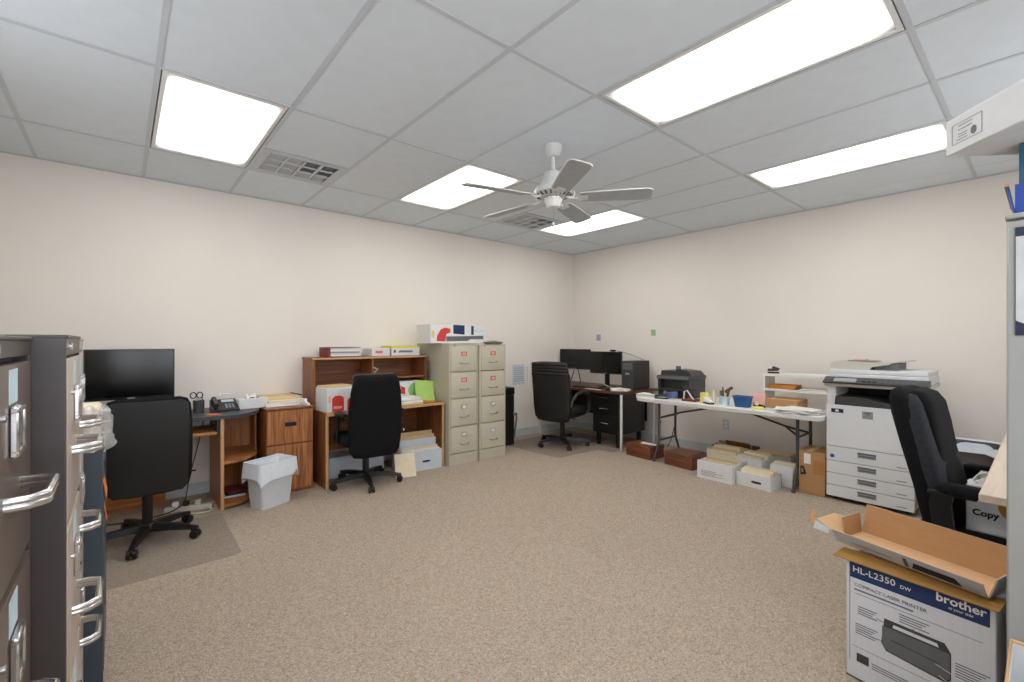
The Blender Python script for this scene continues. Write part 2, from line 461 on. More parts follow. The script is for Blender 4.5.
# ceiling fan
def fan():
    t = thing('ceiling_fan', 'white five blade ceiling fan hanging from the ceiling tiles', 'ceiling fan', (2.61, 2.72, 0))
    B().lathe([(0.02, H), (0.062, H), (0.062, H - 0.02), (0.055, H - 0.05), (0.038, H - 0.075), (0.02, H - 0.08)]).build('canopy', 'fanwhite', t)
    B().cyl((0, 0, H - 0.075), (0, 0, 2.45), 0.0125).build('downrod', 'fanwhite', t)
    B().lathe([(0.02, 2.50), (0.03, 2.495), (0.062, 2.475), (0.082, 2.41), (0.11, 2.38), (0.125, 2.365), (0.13, 2.35), (0.128, 2.335), (0.10, 2.318), (0.06, 2.312)]).build('motor_housing', 'fanwhite', t)
    for k in range(20):
        a = 2 * PI * k / 20
        m = Matrix.Rotation(a, 4, 'Z') @ Matrix.Translation((0.108, 0, 2.3215)) @ Matrix.Rotation(R(-28), 4, 'Y')
        B().box(-0.016, 0.016, -0.005, 0.005, -0.004, 0.002, m=m).build('vent_slot', 'ventdark', t)
    B().lathe([(0.03, 2.318), (0.062, 2.314), (0.062, 2.29), (0.052, 2.27), (0.046, 2.245), (0.02, 2.235)]).build('switch_housing', 'white', t)
    B().lathe([(0.063, 2.312), (0.066, 2.308), (0.066, 2.300), (0.063, 2.296)]).build('chrome_ring', 'chrome', t)
    B().cyl((0.03, -0.03, 2.25), (0.03, -0.03, 2.13), 0.0014, n=6).build('pull_chain', 'chrome', t)
    B().lathe([(0.002, 0.012), (0.008, 0.008), (0.009, 0), (0.006, -0.012), (0.001, -0.014)], (0.03, -0.03, 2.122), 10).build('pull_knob', 'white', t)
    for k in range(5):
        a = R(40 + 72 * k)
        pitch = Matrix.Rotation(R(-12), 4, 'X')
        m = Matrix.Rotation(a, 4, 'Z') @ Matrix.Translation((0, 0, 2.305)) @ pitch
        prof = [(0.185, -0.052), (0.20, -0.06), (0.45, -0.068), (0.60, -0.071), (0.635, -0.066), (0.652, -0.05), (0.655, 0), (0.652, 0.05), (0.635, 0.066), (0.60, 0.071), (0.45, 0.068), (0.20, 0.06), (0.185, 0.052)]
        bl = B(m).prism(prof, 'z', -0.003, 0.003).build('blade', 'blade', t)
        e = B(m).tube([(u, v, 0.0) for u, v in prof], 0.0042, 6, True).build('edge_band', 'fanwhite', bl)
        mi = Matrix.Rotation(a, 4, 'Z') @ Matrix.Translation((0, 0, 2.305))
        ir = B(mi)
        ir.tube([(0.09, 0, 0.012), (0.12, 0, 0.0), (0.16, 0, -0.006), (0.2, 0, -0.005)], [0.012, 0.010, 0.009, 0.008], 8)
        ir.box(0.165, 0.235, -0.03, 0.03, -0.010, -0.004, 0.002, m=pitch)
        ir.tube([(0.13, 0, 0.0), (0.145, 0.02, 0.03), (0.14, 0.028, 0.05)], 0.005, 6)
        ir.build('blade_iron', 'fanwhite', t)
fan()

# ------------------------------------------------------------------ file cabinets
def file_cabinet(name, label, loc, rz, w, d, h, zs, mb, md, handle='slim', group=None, kick=0.0, rail=0.035, tags=(), gap=0.012):
    """front on local y = 0 facing +y, width along +x, depth along -y"""
    t = thing(name, label, 'file cabinet', loc, rz, group)
    b = B()
    b.box(0.018, w - 0.018, -d, -0.024, 0, h - 0.002)
    b.box(0, 0.018, -d, 0, 0, h - 0.001, 0.002); b.box(w - 0.018, w, -d, 0, 0, h - 0.001, 0.002)
    b.box(0.018, w - 0.018, -0.024, 0, h - rail, h - 0.001, 0.002)
    if kick: b.box(0.018, w - 0.018, -0.024, -0.004, 0, kick, 0.002)
    b.build('body', mb, t)
    box(-0.001, w + 0.001, -d, 0.003, h - 0.004, h + 0.004, 0.002).build('top_panel', mb, t)
    B().cyl((w * 0.82, -0.004, h - rail / 2), (w * 0.82, 0.006, h - rail / 2), 0.009, n=12).build('lock', 'chrome', t)
    for k, (z0, z1) in enumerate(zs):
        dr = box(0.022, w - 0.022, -0.022, 0.002, z0 + gap / 2, z1 - gap / 2, 0.003, 2).build('drawer', md, t)
        zc = (z0 + z1) / 2; cx = w / 2; hh = z1 - z0
        if handle == 'slim':
            zl, zh, hw = z1 - hh * 0.30, z1 - hh * 0.66, 0.052
            f = B(); lw, lh = 0.033, 0.021
            f.box(cx - lw, cx + lw, 0.002, 0.007, zl - lh, zl - lh + 0.005); f.box(cx - lw, cx + lw, 0.002, 0.007, zl + lh - 0.005, zl + lh)
            f.box(cx - lw, cx - lw + 0.005, 0.002, 0.007, zl - lh, zl + lh); f.box(cx + lw - 0.005, cx + lw, 0.002, 0.007, zl - lh, zl + lh)
            f.build('label_holder', 'redp' if k in tags else 'steel', dr)
            box(cx - lw + 0.005, cx + lw - 0.005, 0.0015, 0.003, zl - lh + 0.005, zl + lh - 0.005).build('label_card', 'tagpink' if k in tags else 'paper', dr)
            g = B()
            g.tube([(cx - hw, 0.0, zh + 0.004), (cx - hw, 0.018, zh), (cx - hw + 0.012, 0.03, zh - 0.004), (cx + hw - 0.012, 0.03, zh - 0.004), (cx + hw, 0.018, zh), (cx + hw, 0.0, zh + 0.004)], 0.0055, 8)
            g.build('handle', 'steel', dr)
        elif handle == 'flush':
            box(cx - 0.06, cx + 0.06, 0.0015, 0.004, z1 - 0.075, z1 - 0.045, 0.001).build('handle', 'blackplastic', dr)
        else:
            zl, zh, hw = z1 - 0.10, z1 - 0.235, 0.085
            box(cx - 0.04, cx + 0.04, 0.0015, 0.003, z1 - 0.075, z1 - 0.015).build('label_card', 'ltblue', dr)
            f = B(); lw = 0.042
            for q in (0, 1):
                zz = z1 - 0.085 - q * 0.075
                f.box(cx - lw, cx + lw, 0.002, 0.014, zz - 0.007, zz + 0.007, 0.003)
                xx = cx - lw + q * (2 * lw - 0.014)
                f.box(xx, xx + 0.014, 0.002, 0.014, z1 - 0.16, z1 - 0.085, 0.003)
            f.build('label_holder', 'chrome', dr)
            g = B()
            for dz in (-0.005, 0.005):
                g.tube([(cx - hw, 0.0, zh + dz), (cx - hw + 0.004, 0.03, zh + dz), (cx - hw + 0.022, 0.05, zh + dz), (cx + hw - 0.022, 0.05, zh + dz), (cx + hw - 0.004, 0.03, zh + dz), (cx + hw, 0.0, zh + dz)], 0.0075, 10)
            g.build('handle', 'chrome', dr)
            B().cyl((cx + 0.11, 0.0, z1 - 0.09), (cx + 0.11, 0.008, z1 - 0.09), 0.006, n=10).build('latch_button', 'chrome', dr)
    return t
z3 = [(0.905, 1.295), (0.505, 0.895), (0.08, 0.495)]
# three tall cabinets by the near wall, fronts towards the room (+y)
file_cabinet('file_cabinet', 'dark brown metal file cabinet cut off by the left edge of the view', (3.385, 0.322, 0), 0, 0.46, 0.70, 1.335, z3, 'brown', 'brownd', 'bow')
file_cabinet('file_cabinet', 'tall brown metal file cabinet standing proud with chrome handles beside the leftmost one', (2.93, 0.376, 0), 0, 0.445, 0.75, 1.34, z3, 'brown', 'tan', 'bow', rail=0.045)
file_cabinet('file_cabinet', 'tan metal file cabinet squeezed between the brown and slate ones', (2.475, 0.363, 0), 0, 0.445, 0.74, 1.335, [(0.97, 1.295), (0.60, 0.96), (0.23, 0.59), (0.04, 0.22)], 'tan', 'tan', 'bow')
sl = file_cabinet('file_cabinet', 'low slate blue metal cabinet with orange notes behind the left desk chair', (2.01, 0.418, 0), 0, 0.45, 0.79, 0.912, [(0.61, 0.88), (0.33, 0.60), (0.05, 0.32)], 'slate', 'slate', 'flush')
for k, (x, z, a) in enumerate(((0.40, 0.77, 0.25), (0.36, 0.66, -0.2))):
    m = Matrix.Translation((x, 0.004, z)) @ Matrix.Rotation(a, 4, 'Y') @ Matrix.Rotation(R(8), 4, 'X')
    tag(B(rotz(0, (2.01, 0.418, 0)) @ m).box(-0.04, 0.04, 0.0, 0.0015, -0.04, 0.04).build('sticky_note', 'orange'),
        ('upper' if k == 0 else 'lower') + ' orange note stuck on the slate blue cabinet front', 'note', 'orange notes on the slate cabinet')
# small drawer unit with a clear bag over it on the slate cabinet
t = thing('drawer_organizer', 'small beige drawer organizer with knobs on the slate blue cabinet', 'organizer', (2.09, 0.06, 0.917))
box(0, 0.27, 0, 0.34, 0, 0.145, 0.004).build('body', 'cream', t)
for k in range(3):
    z = 0.012 + 0.045 * k
    d_ = box(0.01, 0.26, 0.33, 0.346, z, z + 0.038, 0.002).build('drawer', 'cream', t)
    B().cyl((0.165, 0.346, z + 0.02), (0.165, 0.375, z + 0.02), 0.006, n=10).build('knob', 'chrome', d_)
def bagfn(u, v):
    a = 2 * PI * u; r = 0.5 + 0.06 * math.sin(5 * a) + 0.04 * math.sin(11 * a + 2 * v * 5)
    return (2.42 + 0.055 * r * math.cos(a) * (1 + v * 0.9), 0.36 + 0.14 * r * math.sin(a) * (1 + v * .2), 1.07 - 0.15 * v + 0.012 * math.sin(7 * a + 9 * v))
tag(B().grid(bagfn, 36, 8).build('plastic_bag', 'poly', ang=80), 'crumpled clear plastic bag hanging beside the chrome cabinet handles', 'bag')

# the pair of putty cabinets on the left wall, fronts towards +x
z4 = [(1.00, 1.275), (0.715, 0.995), (0.415, 0.71), (0.125, 0.41)]
file_cabinet('file_cabinet', 'putty four drawer file cabinet next to the wooden hutch desk', (0.70, 3.485, 0), R(-90), 0.375, 0.69, 1.30, z4, 'putty', 'puttyd', 'slim', 'putty file cabinets by the wall', 0.12, 0.03, (0, 1), 0.008)
file_cabinet('file_cabinet', 'putty four drawer file cabinet with a dish on top, farther from the hutch desk', (0.72, 3.865, 0), R(-90), 0.37, 0.70, 1.285, z4, 'putty', 'puttyd', 'slim', 'putty file cabinets by the wall', 0.12, 0.03, (0, 1), 0.008)

# two drawer woodgrain cabinet between the desks
t = thing('wood_file_cabinet', 'striped woodgrain two drawer file cabinet behind the white wastebasket', 'file cabinet', (0.50, 1.795, 0), R(-90))
b = B(); b.box(0, 0.385, -0.47, -0.02, 0, 0.735, 0.002); b.build('body', 'red', t)
box(-0.003, 0.388, -0.475, 0.004, 0.735, 0.748, 0.002).build('top_panel', 'redy', t)
for z0, z1 in ((0.435, 0.725), (0.03, 0.425)):
    d_ = box(0.006, 0.379, -0.02, 0, z0, z1, 0.002).build('drawer', 'stripe', t)
    b = B(); zc = z0 + (z1 - z0) * 0.58
    b.box(0.145, 0.24, 0, 0.004, zc - 0.018, zc + 0.018, 0.002); b.box(0.150, 0.235, 0.004, 0.010, zc + 0.006, zc + 0.016, 0.002)
    b.build('handle', 'blackplastic', d_)

# ------------------------------------------------------------------ left desk with the rounded end shelf
t = thing('computer_desk', 'oak computer desk with charcoal top and rounded open end shelf', 'desk', (0, 0, 0))
arc = [(0.61 - 0.36 * (1 - math.cos(a)), 1.085 + 0.30 * math.sin(a)) for a in [PI / 2 * k / 10 for k in range(11)]]
top = [(0.02, -0.30), (0.60, -0.30), (0.62, 0.2), (0.57, 0.55), (0.585, 0.85)] + [(x + 0.015, y + 0.01) for x, y in arc] + [(0.02, 1.40)]
B().prism(top, 'z', 0.718, 0.745).build('desktop', 'charcoal', t)
box(0.03, 0.60, 1.065, 1.085, 0, 0.717).build('end_panel', 'oak', t)
box(0.603, 0.612, 1.063, 1.087, 0, 0.717, 0.001).build('edge_strip', 'edge', t)
box(0.03, 0.60, -0.29, -0.27, 0, 0.717).build('end_panel', 'oak', t)
box(0.10, 0.118, -0.27, 0.75, 0.0, 0.17).build('modesty_rail', 'oaky', t)
for z in (0.02, 0.36):
    B().prism(arc + [(0.04, 1.385), (0.04, 1.086)], 'z', z, z + 0.02).build('shelf', 'oaky', t)
box(0.03, 0.045, 1.086, 1.385, 0.0, 0.717).build('shelf_back', 'oak', t)
box(0.045, 0.25, 1.372, 1.385, 0.04, 0.717).build('shelf_side', 'oak', t)
box(0.20, 0.60, 0.35, 1.04, 0.600, 0.622, 0.003).build('keyboard_tray', 'oaky', t)
for y in (1.045, 0.33): box(0.2, 0.58, y, y + 0.017, 0.61, 0.717).build('tray_runner', 'charcoal', t)
box(0.05, 0.60, 0.15, 0.168, 0, 0.717).build('inner_panel', 'oak', t)

# ------------------------------------------------------------------ credenza desk with hutch
t = thing('hutch_desk', 'brown wooden desk with open hutch shelves behind the middle black chair', 'desk', (0, 0, 0))
box(0.02, 0.635, 1.86, 3.095, 0.655, 0.682, 0.002).build('desktop', 'redy', t)
box(0.635, 0.640, 1.86, 3.095, 0.655, 0.682, 0.001).build('edge_strip', 'edge', t)
for y in (1.86, 3.068):
    box(0.02, 0.62, y, y + 0.026, 0, 0.655).build('end_panel', 'red', t)
    box(0.62, 0.625, y, y + 0.026, 0, 0.655, 0.001).build('edge_strip', 'edge', t)
box(0.06, 0.08, 1.886, 3.068, 0.22, 0.655).build('modesty_panel', 'redy', t)
hu = B(); 
box(0.03, 0.34, 1.835, 1.857, 0.683, 1.165).build('hutch_side', 'red', t)
box(0.03, 0.34, 3.02, 3.042, 0.683, 1.165).build('hutch_side', 'red', t)
box(0.03, 0.33, 2.418, 2.436, 0.683, 1.150).build('hutch_divider', 'red', t)
box(0.02, 0.345, 1.83, 3.047, 1.150, 1.172, 0.002).build('hutch_top', 'redy', t)
box(0.345, 0.348, 1.83, 3.047, 1.152, 1.170, 0.001).build('edge_strip', 'edge', t)
box(0.02, 0.032, 1.84, 3.04, 0.683, 1.150).build('hutch_back', 'redy', t)
box(0.03, 0.32, 2.436, 3.02, 0.935, 0.953).build('hutch_shelf', 'redy', t)

# ------------------------------------------------------------------ far corner desk
t = thing('corner_desk', 'black steel desk with mahogany top in the far corner', 'desk', (0, 0, 0))
B().prism([(0.02, 5.03), (1.44, 5.0), (1.50, 5.04), (1.52, 5.12), (1.52, 5.79), (0.02, 5.79)], 'z', 0.685, 0.712).build('desktop', 'mahog', t)
for x, y in ((1.475, 5.05), (1.475, 5.75), (0.05, 5.07), (0.05, 5.75)):
    box(x - 0.013, x + 0.013, y - 0.013, y + 0.013, 0.0, 0.684, 0.004).build('leg', 'white', t)
box(0.07, 1.40, 5.70, 5.712, 0.28, 0.684).build('modesty_panel', 'blackplastic', t)
p_ = box(1.00, 1.40, 5.10, 5.66, 0.17, 0.684, 0.004).build('pedestal', 'blackplastic', t)
for z0, z1 in ((0.545, 0.675), (0.41, 0.535), (0.18, 0.40)):
    box(1.008, 1.392, 5.088, 5.10, z0, z1, 0.003).build('drawer', 'blackplastic', p_)
    zc = (z0 + z1) / 2 + 0.01
    B().tube([(1.13, 5.088, zc), (1.13, 5.066, zc), (1.27, 5.066, zc), (1.27, 5.088, zc)], 0.006, 8).build('handle', 'chrome', p_)
for x in (1.05, 1.35):
    for y in (5.16, 5.6):
        b = B(); b.cyl((x - 0.012, y, 0.028), (x + 0.012, y, 0.028), 0.028, n=14); b.box(x - 0.02, x + 0.02, y - 0.02, y + 0.02, 0.05, 0.172); b.build('caster', 'blackplastic', p_)

# ------------------------------------------------------------------ folding table
t = thing('folding_table', 'long white plastic folding table with dark steel legs by the back wall', 'table', (0, 0, 0))
TX0, TX1, TY0, TY1, TZ = 1.775, 3.59, 4.86, 5.60, 0.70
b = B(); b.loft([rr((TX0 + TX1) / 2, (TY0 + TY1) / 2, (TX1 - TX0) / 2 - o, (TY1 - TY0) / 2 - o, z, 48, 14) for z, o in ((TZ - 0.044, 0.014), (TZ - 0.040, 0.006), (TZ - 0.006, 0.0), (TZ, 0.006))])
b.build('tabletop', 'tableplas', t)
for x, sx in ((TX0 + 0.205, 1), (TX1 - 0.23, -1)):
    b = B()
    for y, q in ((TY0 + 0.20, -1), (TY1 - 0.20, 1)):
        b.tube([(x, y, TZ - 0.045), (x, y, 0.24), (x, y + q * 0.02, 0.19), (x, y + q * 0.10, 0.03), (x, y + q * 0.105, 0.0)], 0.0135, 10)
        b.cyl((x, y + q * 0.105, 0.0), (x, y + q * 0.105, 0.02), 0.017, n=10)
    b.tube([(x, TY0 + 0.20, 0.22), (x, TY1 - 0.20, 0.22)], 0.012, 8)
    b.tube([(x, TY0 + 0.20, 0.47), (x, TY1 - 0.20, 0.47)], 0.010, 8)
    b.build('leg_frame', 'tableleg', t)
    ym = (TY0 + TY1) / 2
    b = B()
    b.tube([(x, ym - 0.14, 0.47), (x + sx * 0.16, ym, 0.53), (x + sx * 0.62, ym, TZ - 0.05)], 0.010, 8)
    b.tube([(x, ym + 0.14, 0.47), (x + sx * 0.16, ym, 0.53)], 0.010, 8)
    b.build('folding_brace', 'tableleg', t)

# ------------------------------------------------------------------ pale desk on the right wall
t = thing('laminate_desk', 'pale laminate desk at the right edge in front of the armchair', 'desk', (0, 0, 0))
box(4.635, 5.46, 2.99, 4.85, 0.708, 0.74, 0.003).build('desktop', 'pale', t)
box(4.90, 5.44, 4.80, 4.83, 0.0, 0.707).build('end_panel', 'pale', t)
box(4.90, 5.44, 3.02, 3.05, 0.0, 0.707).build('end_panel', 'pale', t)
box(5.40, 5.42, 3.05, 4.80, 0.30, 0.707).build('modesty_panel', 'pale', t)

# ------------------------------------------------------------------ light grey storage cabinet at the right edge
t = thing('storage_cabinet', 'tall light grey steel storage cabinet at the right edge', 'cabinet', (4.735, 2.30, 0))
b = B(); b.box(0, 0.72, 0.02, 0.45, 0.0, 1.66, 0.003); b.build('body', 'greycab', t)
box(-0.002, 0.722, 0.0, 0.452, 1.66, 1.675, 0.003).build('top_panel', 'greycab', t)
for x0, x1 in ((0.002, 0.359), (0.361, 0.718)):
    d_ = box(x0, x1, 0.0, 0.02, 0.06, 1.655, 0.003).build('door', 'greycab', t)
b = B(); b.box(0.34, 0.352, -0.02, 0, 0.9, 1.02, 0.003); b.build('handle', 'chrome', t)

# ------------------------------------------------------------------ chairs (front towards local +x)
def star_base(t, r=0.30, m='blackplastic', a0=0.0, zs=0.42):
    B().lathe([(0.03, 0.055), (0.05, 0.06), (0.05, 0.10), (0.042, 0.115), (0.03, 0.12)]).build('hub', m, t)
    B().lathe([(0.030, 0.11), (0.030, zs - 0.12), (0.018, zs - 0.118), (0.018, zs)], n=14).build('gas_lift', m, t)
    for k in range(5):
        a = a0 + 2 * PI * k / 5; mr_ = Matrix.Rotation(a, 4, 'Z')
        g = B(mr_)
        g.loft([[(x, -w, z0), (x, w, z0), (x, w * 0.7, z1), (x, -w * 0.7, z1)] for x, w, z0, z1 in ((0.03, 0.030, 0.062, 0.108), (0.14, 0.026, 0.064, 0.104), (0.24, 0.021, 0.062, 0.094), (r - 0.02, 0.018, 0.060, 0.084), (r + 0.015, 0.014, 0.060, 0.078))])
        lg = g.build('base_leg', m, t)
        c = B(mr_)
        for s in (-1, 1): c.cyl((r, s * 0.008, 0.0265), (r, s * 0.026, 0.0265), 0.0265, n=16)
        c.cyl((r, 0, 0.03), (r, 0, 0.066), 0.008, n=8); c.box(r - 0.028, r + 0.024, -0.006, 0.006, 0.022, 0.056, 0.004)
        c.build('caster', 'blackplastic', lg)
def cushion(t, name, m, cx, hx, hy, z0, z1, p=4.5, tilt=0.0):
    k = (z1 - z0)
    B().loft([rr(cx, 0, hx * f, hy * f, z0 + k * q, 28, p, tilt) for q, f in ((0, 0.90), (0.12, 0.97), (0.45, 1.0), (0.75, 0.985), (0.92, 0.93), (1.0, 0.80))]).build(name, m, t, ang=60)
def back(t, name, m, prof, p=5.0, n=28, ang=60):
    """prof: (z, centre x, half thickness, half width)"""
    return B().loft([rr(c, 0, th, w, z, n, p) for z, c, th, w in prof]).build(name, m, t, ang=ang)

# chair 1: black task chair at the left desk
t = thing('office_chair', 'black fabric task chair without armrests at the left computer desk', 'chair', (0.90, 0.605, 0.0037), R(180), 'office chairs')
star_base(t, 0.30, a0=R(-52))
box(-0.10, 0.10, -0.08, 0.08, 0.415, 0.44, 0.006).build('seat_plate', 'blackplastic', t)
cushion(t, 'seat', 'blackfabric', 0.02, 0.235, 0.235, 0.435, 0.51)
back(t, 'backrest', 'blackfabric', [(0.355, -0.225, 0.012, 0.11), (0.365, -0.225, 0.028, 0.175), (0.40, -0.225, 0.036, 0.208), (0.46, -0.225, 0.04, 0.222), (0.65, -0.222, 0.042, 0.228), (0.82, -0.228, 0.04, 0.226), (0.92, -0.238, 0.036, 0.216), (0.955, -0.243, 0.028, 0.198), (0.968, -0.245, 0.012, 0.16)])
back(t, 'back_shell', 'blackplastic', [(0.37, -0.268, 0.006, 0.17), (0.40, -0.272, 0.008, 0.198), (0.80, -0.272, 0.008, 0.214), (0.93, -0.278, 0.008, 0.20), (0.95, -0.28, 0.006, 0.17)])
B().tube([(-0.05, 0, 0.42), (-0.18, 0, 0.42), (-0.22, 0, 0.44)], 0.018, 8).build('back_bar', 'blackplastic', t)
B().tube([(0.0, -0.05, 0.425), (0.0, -0.22, 0.415), (0.02, -0.27, 0.41)], 0.006, 8).build('lever', 'blackplastic', t)

def loop_arm(t, y, pts, m, r=0.016, pad=None):
    a = B().tube([(x, y + dy, z) for x, dy, z in pts], r, 10).build('armrest', m, t)
    if pad:
        x0, x1, z = pad
        B().loft([rr((x0 + x1) / 2, y, (x1 - x0) / 2 * f, 0.038 * f, z + dz, 20, 3.5) for dz, f in ((0, 0.9), (0.006, 1), (0.024, 1), (0.032, 0.85))]).build('arm_pad', m, a, ang=60)

# chair 2: black fabric chair at the hutch desk
t = thing('office_chair', 'black fabric office chair with armrests in front of the hutch desk', 'chair', (0.66, 2.215, 0), R(176), 'office chairs')
star_base(t, 0.31, a0=R(26))
box(-0.12, 0.12, -0.09, 0.09, 0.36, 0.39, 0.006).build('seat_plate', 'blackplastic', t)
cushion(t, 'seat', 'blackfabric', 0.02, 0.25, 0.25, 0.385, 0.475)
back(t, 'backrest', 'blackfabric', [(0.295, -0.24, 0.015, 0.12), (0.31, -0.24, 0.03, 0.19), (0.36, -0.245, 0.042, 0.222), (0.45, -0.25, 0.046, 0.232), (0.70, -0.262, 0.046, 0.238), (0.88, -0.278, 0.042, 0.222), (0.97, -0.286, 0.038, 0.205), (1.01, -0.29, 0.028, 0.185), (1.025, -0.292, 0.012, 0.15)])
back(t, 'head_roll', 'blackleather', [(0.955, -0.225, 0.02, 0.17), (0.97, -0.232, 0.035, 0.195), (1.0, -0.24, 0.04, 0.2), (1.03, -0.25, 0.035, 0.19), (1.042, -0.255, 0.012, 0.16)])
for s in (-1, 1):
    loop_arm(t, s * 0.265, [(0.0, -0.05 * s, 0.40), (0.0, 0, 0.41), (-0.02, 0, 0.62), (-0.05, 0, 0.665), (-0.16, 0, 0.665), (-0.20, 0, 0.64)], 'blackplastic', 0.017, (-0.22, -0.02, 0.668))
B().cyl((-0.30, -0.236, 0.52), (-0.30, -0.249, 0.52), 0.012, n=12).build('tilt_knob', 'chrome', t)

# chair 3: leather chair in the corner
t = thing('office_chair', 'black leather executive chair with padded head roll at the corner desk', 'chair', (0.78, 4.76, 0.0037), R(104), 'office chairs')
star_base(t, 0.32, a0=R(8), m='blackplastic')
box(-0.12, 0.12, -0.09, 0.09, 0.36, 0.39, 0.006).build('seat_plate', 'blackplastic', t)
cushion(t, 'seat', 'blackleather', 0.03, 0.26, 0.26, 0.385, 0.50)
back(t, 'backrest', 'blackleather', [(0.33, -0.235, 0.015, 0.14), (0.345, -0.235, 0.035, 0.21), (0.40, -0.24, 0.048, 0.245), (0.52, -0.25, 0.052, 0.256), (0.72, -0.268, 0.05, 0.26), (0.88, -0.29, 0.046, 0.262), (0.92, -0.296, 0.042, 0.262)])
for k in range(4):
    z = 0.925 + 0.038 * k
    B().tube([(-0.305 - 0.006 * k, -0.255 + 0.004 * k, z), (-0.318 - 0.006 * k, -0.12, z + 0.004), (-0.32 - 0.006 * k, 0, z + 0.005), (-0.318 - 0.006 * k, 0.12, z + 0.004), (-0.305 - 0.006 * k, 0.255 - 0.004 * k, z)], [0.024, 0.033, 0.034, 0.033, 0.024], 10).build('head_roll', 'blackleather', t, ang=70)
for s in (-1, 1):
    loop_arm(t, s * 0.285, [(0.12, -0.03 * s, 0.42), (0.17, 0, 0.44), (0.20, 0, 0.56), (0.15, 0, 0.655), (0.02, 0, 0.69), (-0.14, 0, 0.675), (-0.23, -0.02 * s, 0.60), (-0.25, -0.03 * s, 0.52)], 'blackleather', [0.018, 0.02, 0.022, 0.026, 0.028, 0.026, 0.02, 0.018])
B().tube([(-0.05, -0.1, 0.37), (-0.1, -0.28, 0.36), (-0.1, -0.32, 0.355)], 0.007, 8).build('lever', 'chrome', t)

# chair 4: high back chair at the right
t = thing('office_chair', 'black high back padded armchair turned to the right edge desk', 'chair', (4.635, 3.52, 0), R(-4), 'office chairs')
star_base(t, 0.31, a0=R(10))
box(-0.12, 0.12, -0.1, 0.1, 0.36, 0.39, 0.006).build('seat_plate', 'blackplastic', t)
cushion(t, 'seat', 'blackfabric', 0.03, 0.26, 0.26, 0.385, 0.475)
back(t, 'back_shell', 'blackfabric', [(0.36, -0.13, 0.02, 0.16), (0.38, -0.135, 0.035, 0.215), (0.48, -0.155, 0.042, 0.235), (0.66, -0.19, 0.045, 0.242), (0.84, -0.235, 0.048, 0.236), (0.98, -0.272, 0.05, 0.212), (1.05, -0.29, 0.045, 0.188), (1.085, -0.298, 0.034, 0.165), (1.098, -0.30, 0.014, 0.12)])
mgray = mat('charcoal_fabric', '#33353b', 0.9, var=0.15, scale=60, bump=0.4, bscale=600, spec=0.2)
back(t, 'side_bolster', mgray, [(0.42, -0.115, 0.015, 0.17), (0.46, -0.118, 0.03, 0.212), (0.60, -0.138, 0.040, 0.240), (0.72, -0.165, 0.045, 0.240), (0.84, -0.198, 0.048, 0.234), (0.95, -0.226, 0.05, 0.216), (1.03, -0.243, 0.045, 0.185), (1.065, -0.255, 0.03, 0.155), (1.075, -0.258, 0.012, 0.12)])
back(t, 'back_cushion', 'blackfabric', [(0.45, -0.10, 0.015, 0.13), (0.48, -0.102, 0.03, 0.155), (0.60, -0.118, 0.040, 0.165), (0.70, -0.138, 0.028, 0.165), (0.76, -0.152, 0.022, 0.162), (0.82, -0.163, 0.032, 0.165), (0.93, -0.19, 0.042, 0.168), (1.03, -0.215, 0.048, 0.155), (1.075, -0.234, 0.04, 0.125), (1.088, -0.242, 0.014, 0.10)])
for s in (-1, 1):
    a = B(); a.loft([[(x - 0.036, s * 0.255, z), (x + 0.036, s * 0.255, z), (x + 0.036, s * 0.288, z), (x - 0.036, s * 0.288, z)] for x, z in ((-0.10, 0.39), (-0.105, 0.46), (-0.12, 0.60), (-0.11, 0.655))])
    a.box(-0.16, 0.0, s * 0.27 - 0.02, s * 0.27 + 0.02, 0.645, 0.662, 0.004)
    a = a.build('armrest', 'blackplastic', t)
    B().loft([rr(0.03, s * 0.27, 0.165 * f, 0.042 * f, 0.66 + dz, 24, 3.5) for dz, f in ((0, 0.92), (0.008, 1), (0.028, 1), (0.038, 0.86))]).build('arm_pad', 'blackfabric', a, ang=60)
    B().cyl((-0.105, s * 0.288, 0.48), (-0.105, s * 0.298, 0.48), 0.012, n=12).build('arm_bolt', 'blackplastic', a)

# chair mats
def chairmat(pts, label):
    tag(B().prism(pts, 'z', 0.0008, 0.0035).build('chair_mat', 'mat'), label, 'chair mat')
chairmat([(0.64, -0.20), (1.53, -0.20), (1.56, 0.0), (1.53, 1.02), (1.50, 1.05), (0.66, 1.06)], 'clear vinyl chair mat under the left desk chair')
chairmat([(0.20, 4.20), (1.14, 4.24), (1.20, 4.28), (1.24, 4.90), (1.44, 4.93), (1.44, 5.08), (0.95, 5.08), (0.95, 5.5), (0.20, 5.5)], 'clear vinyl chair mat under the black leather corner chair')

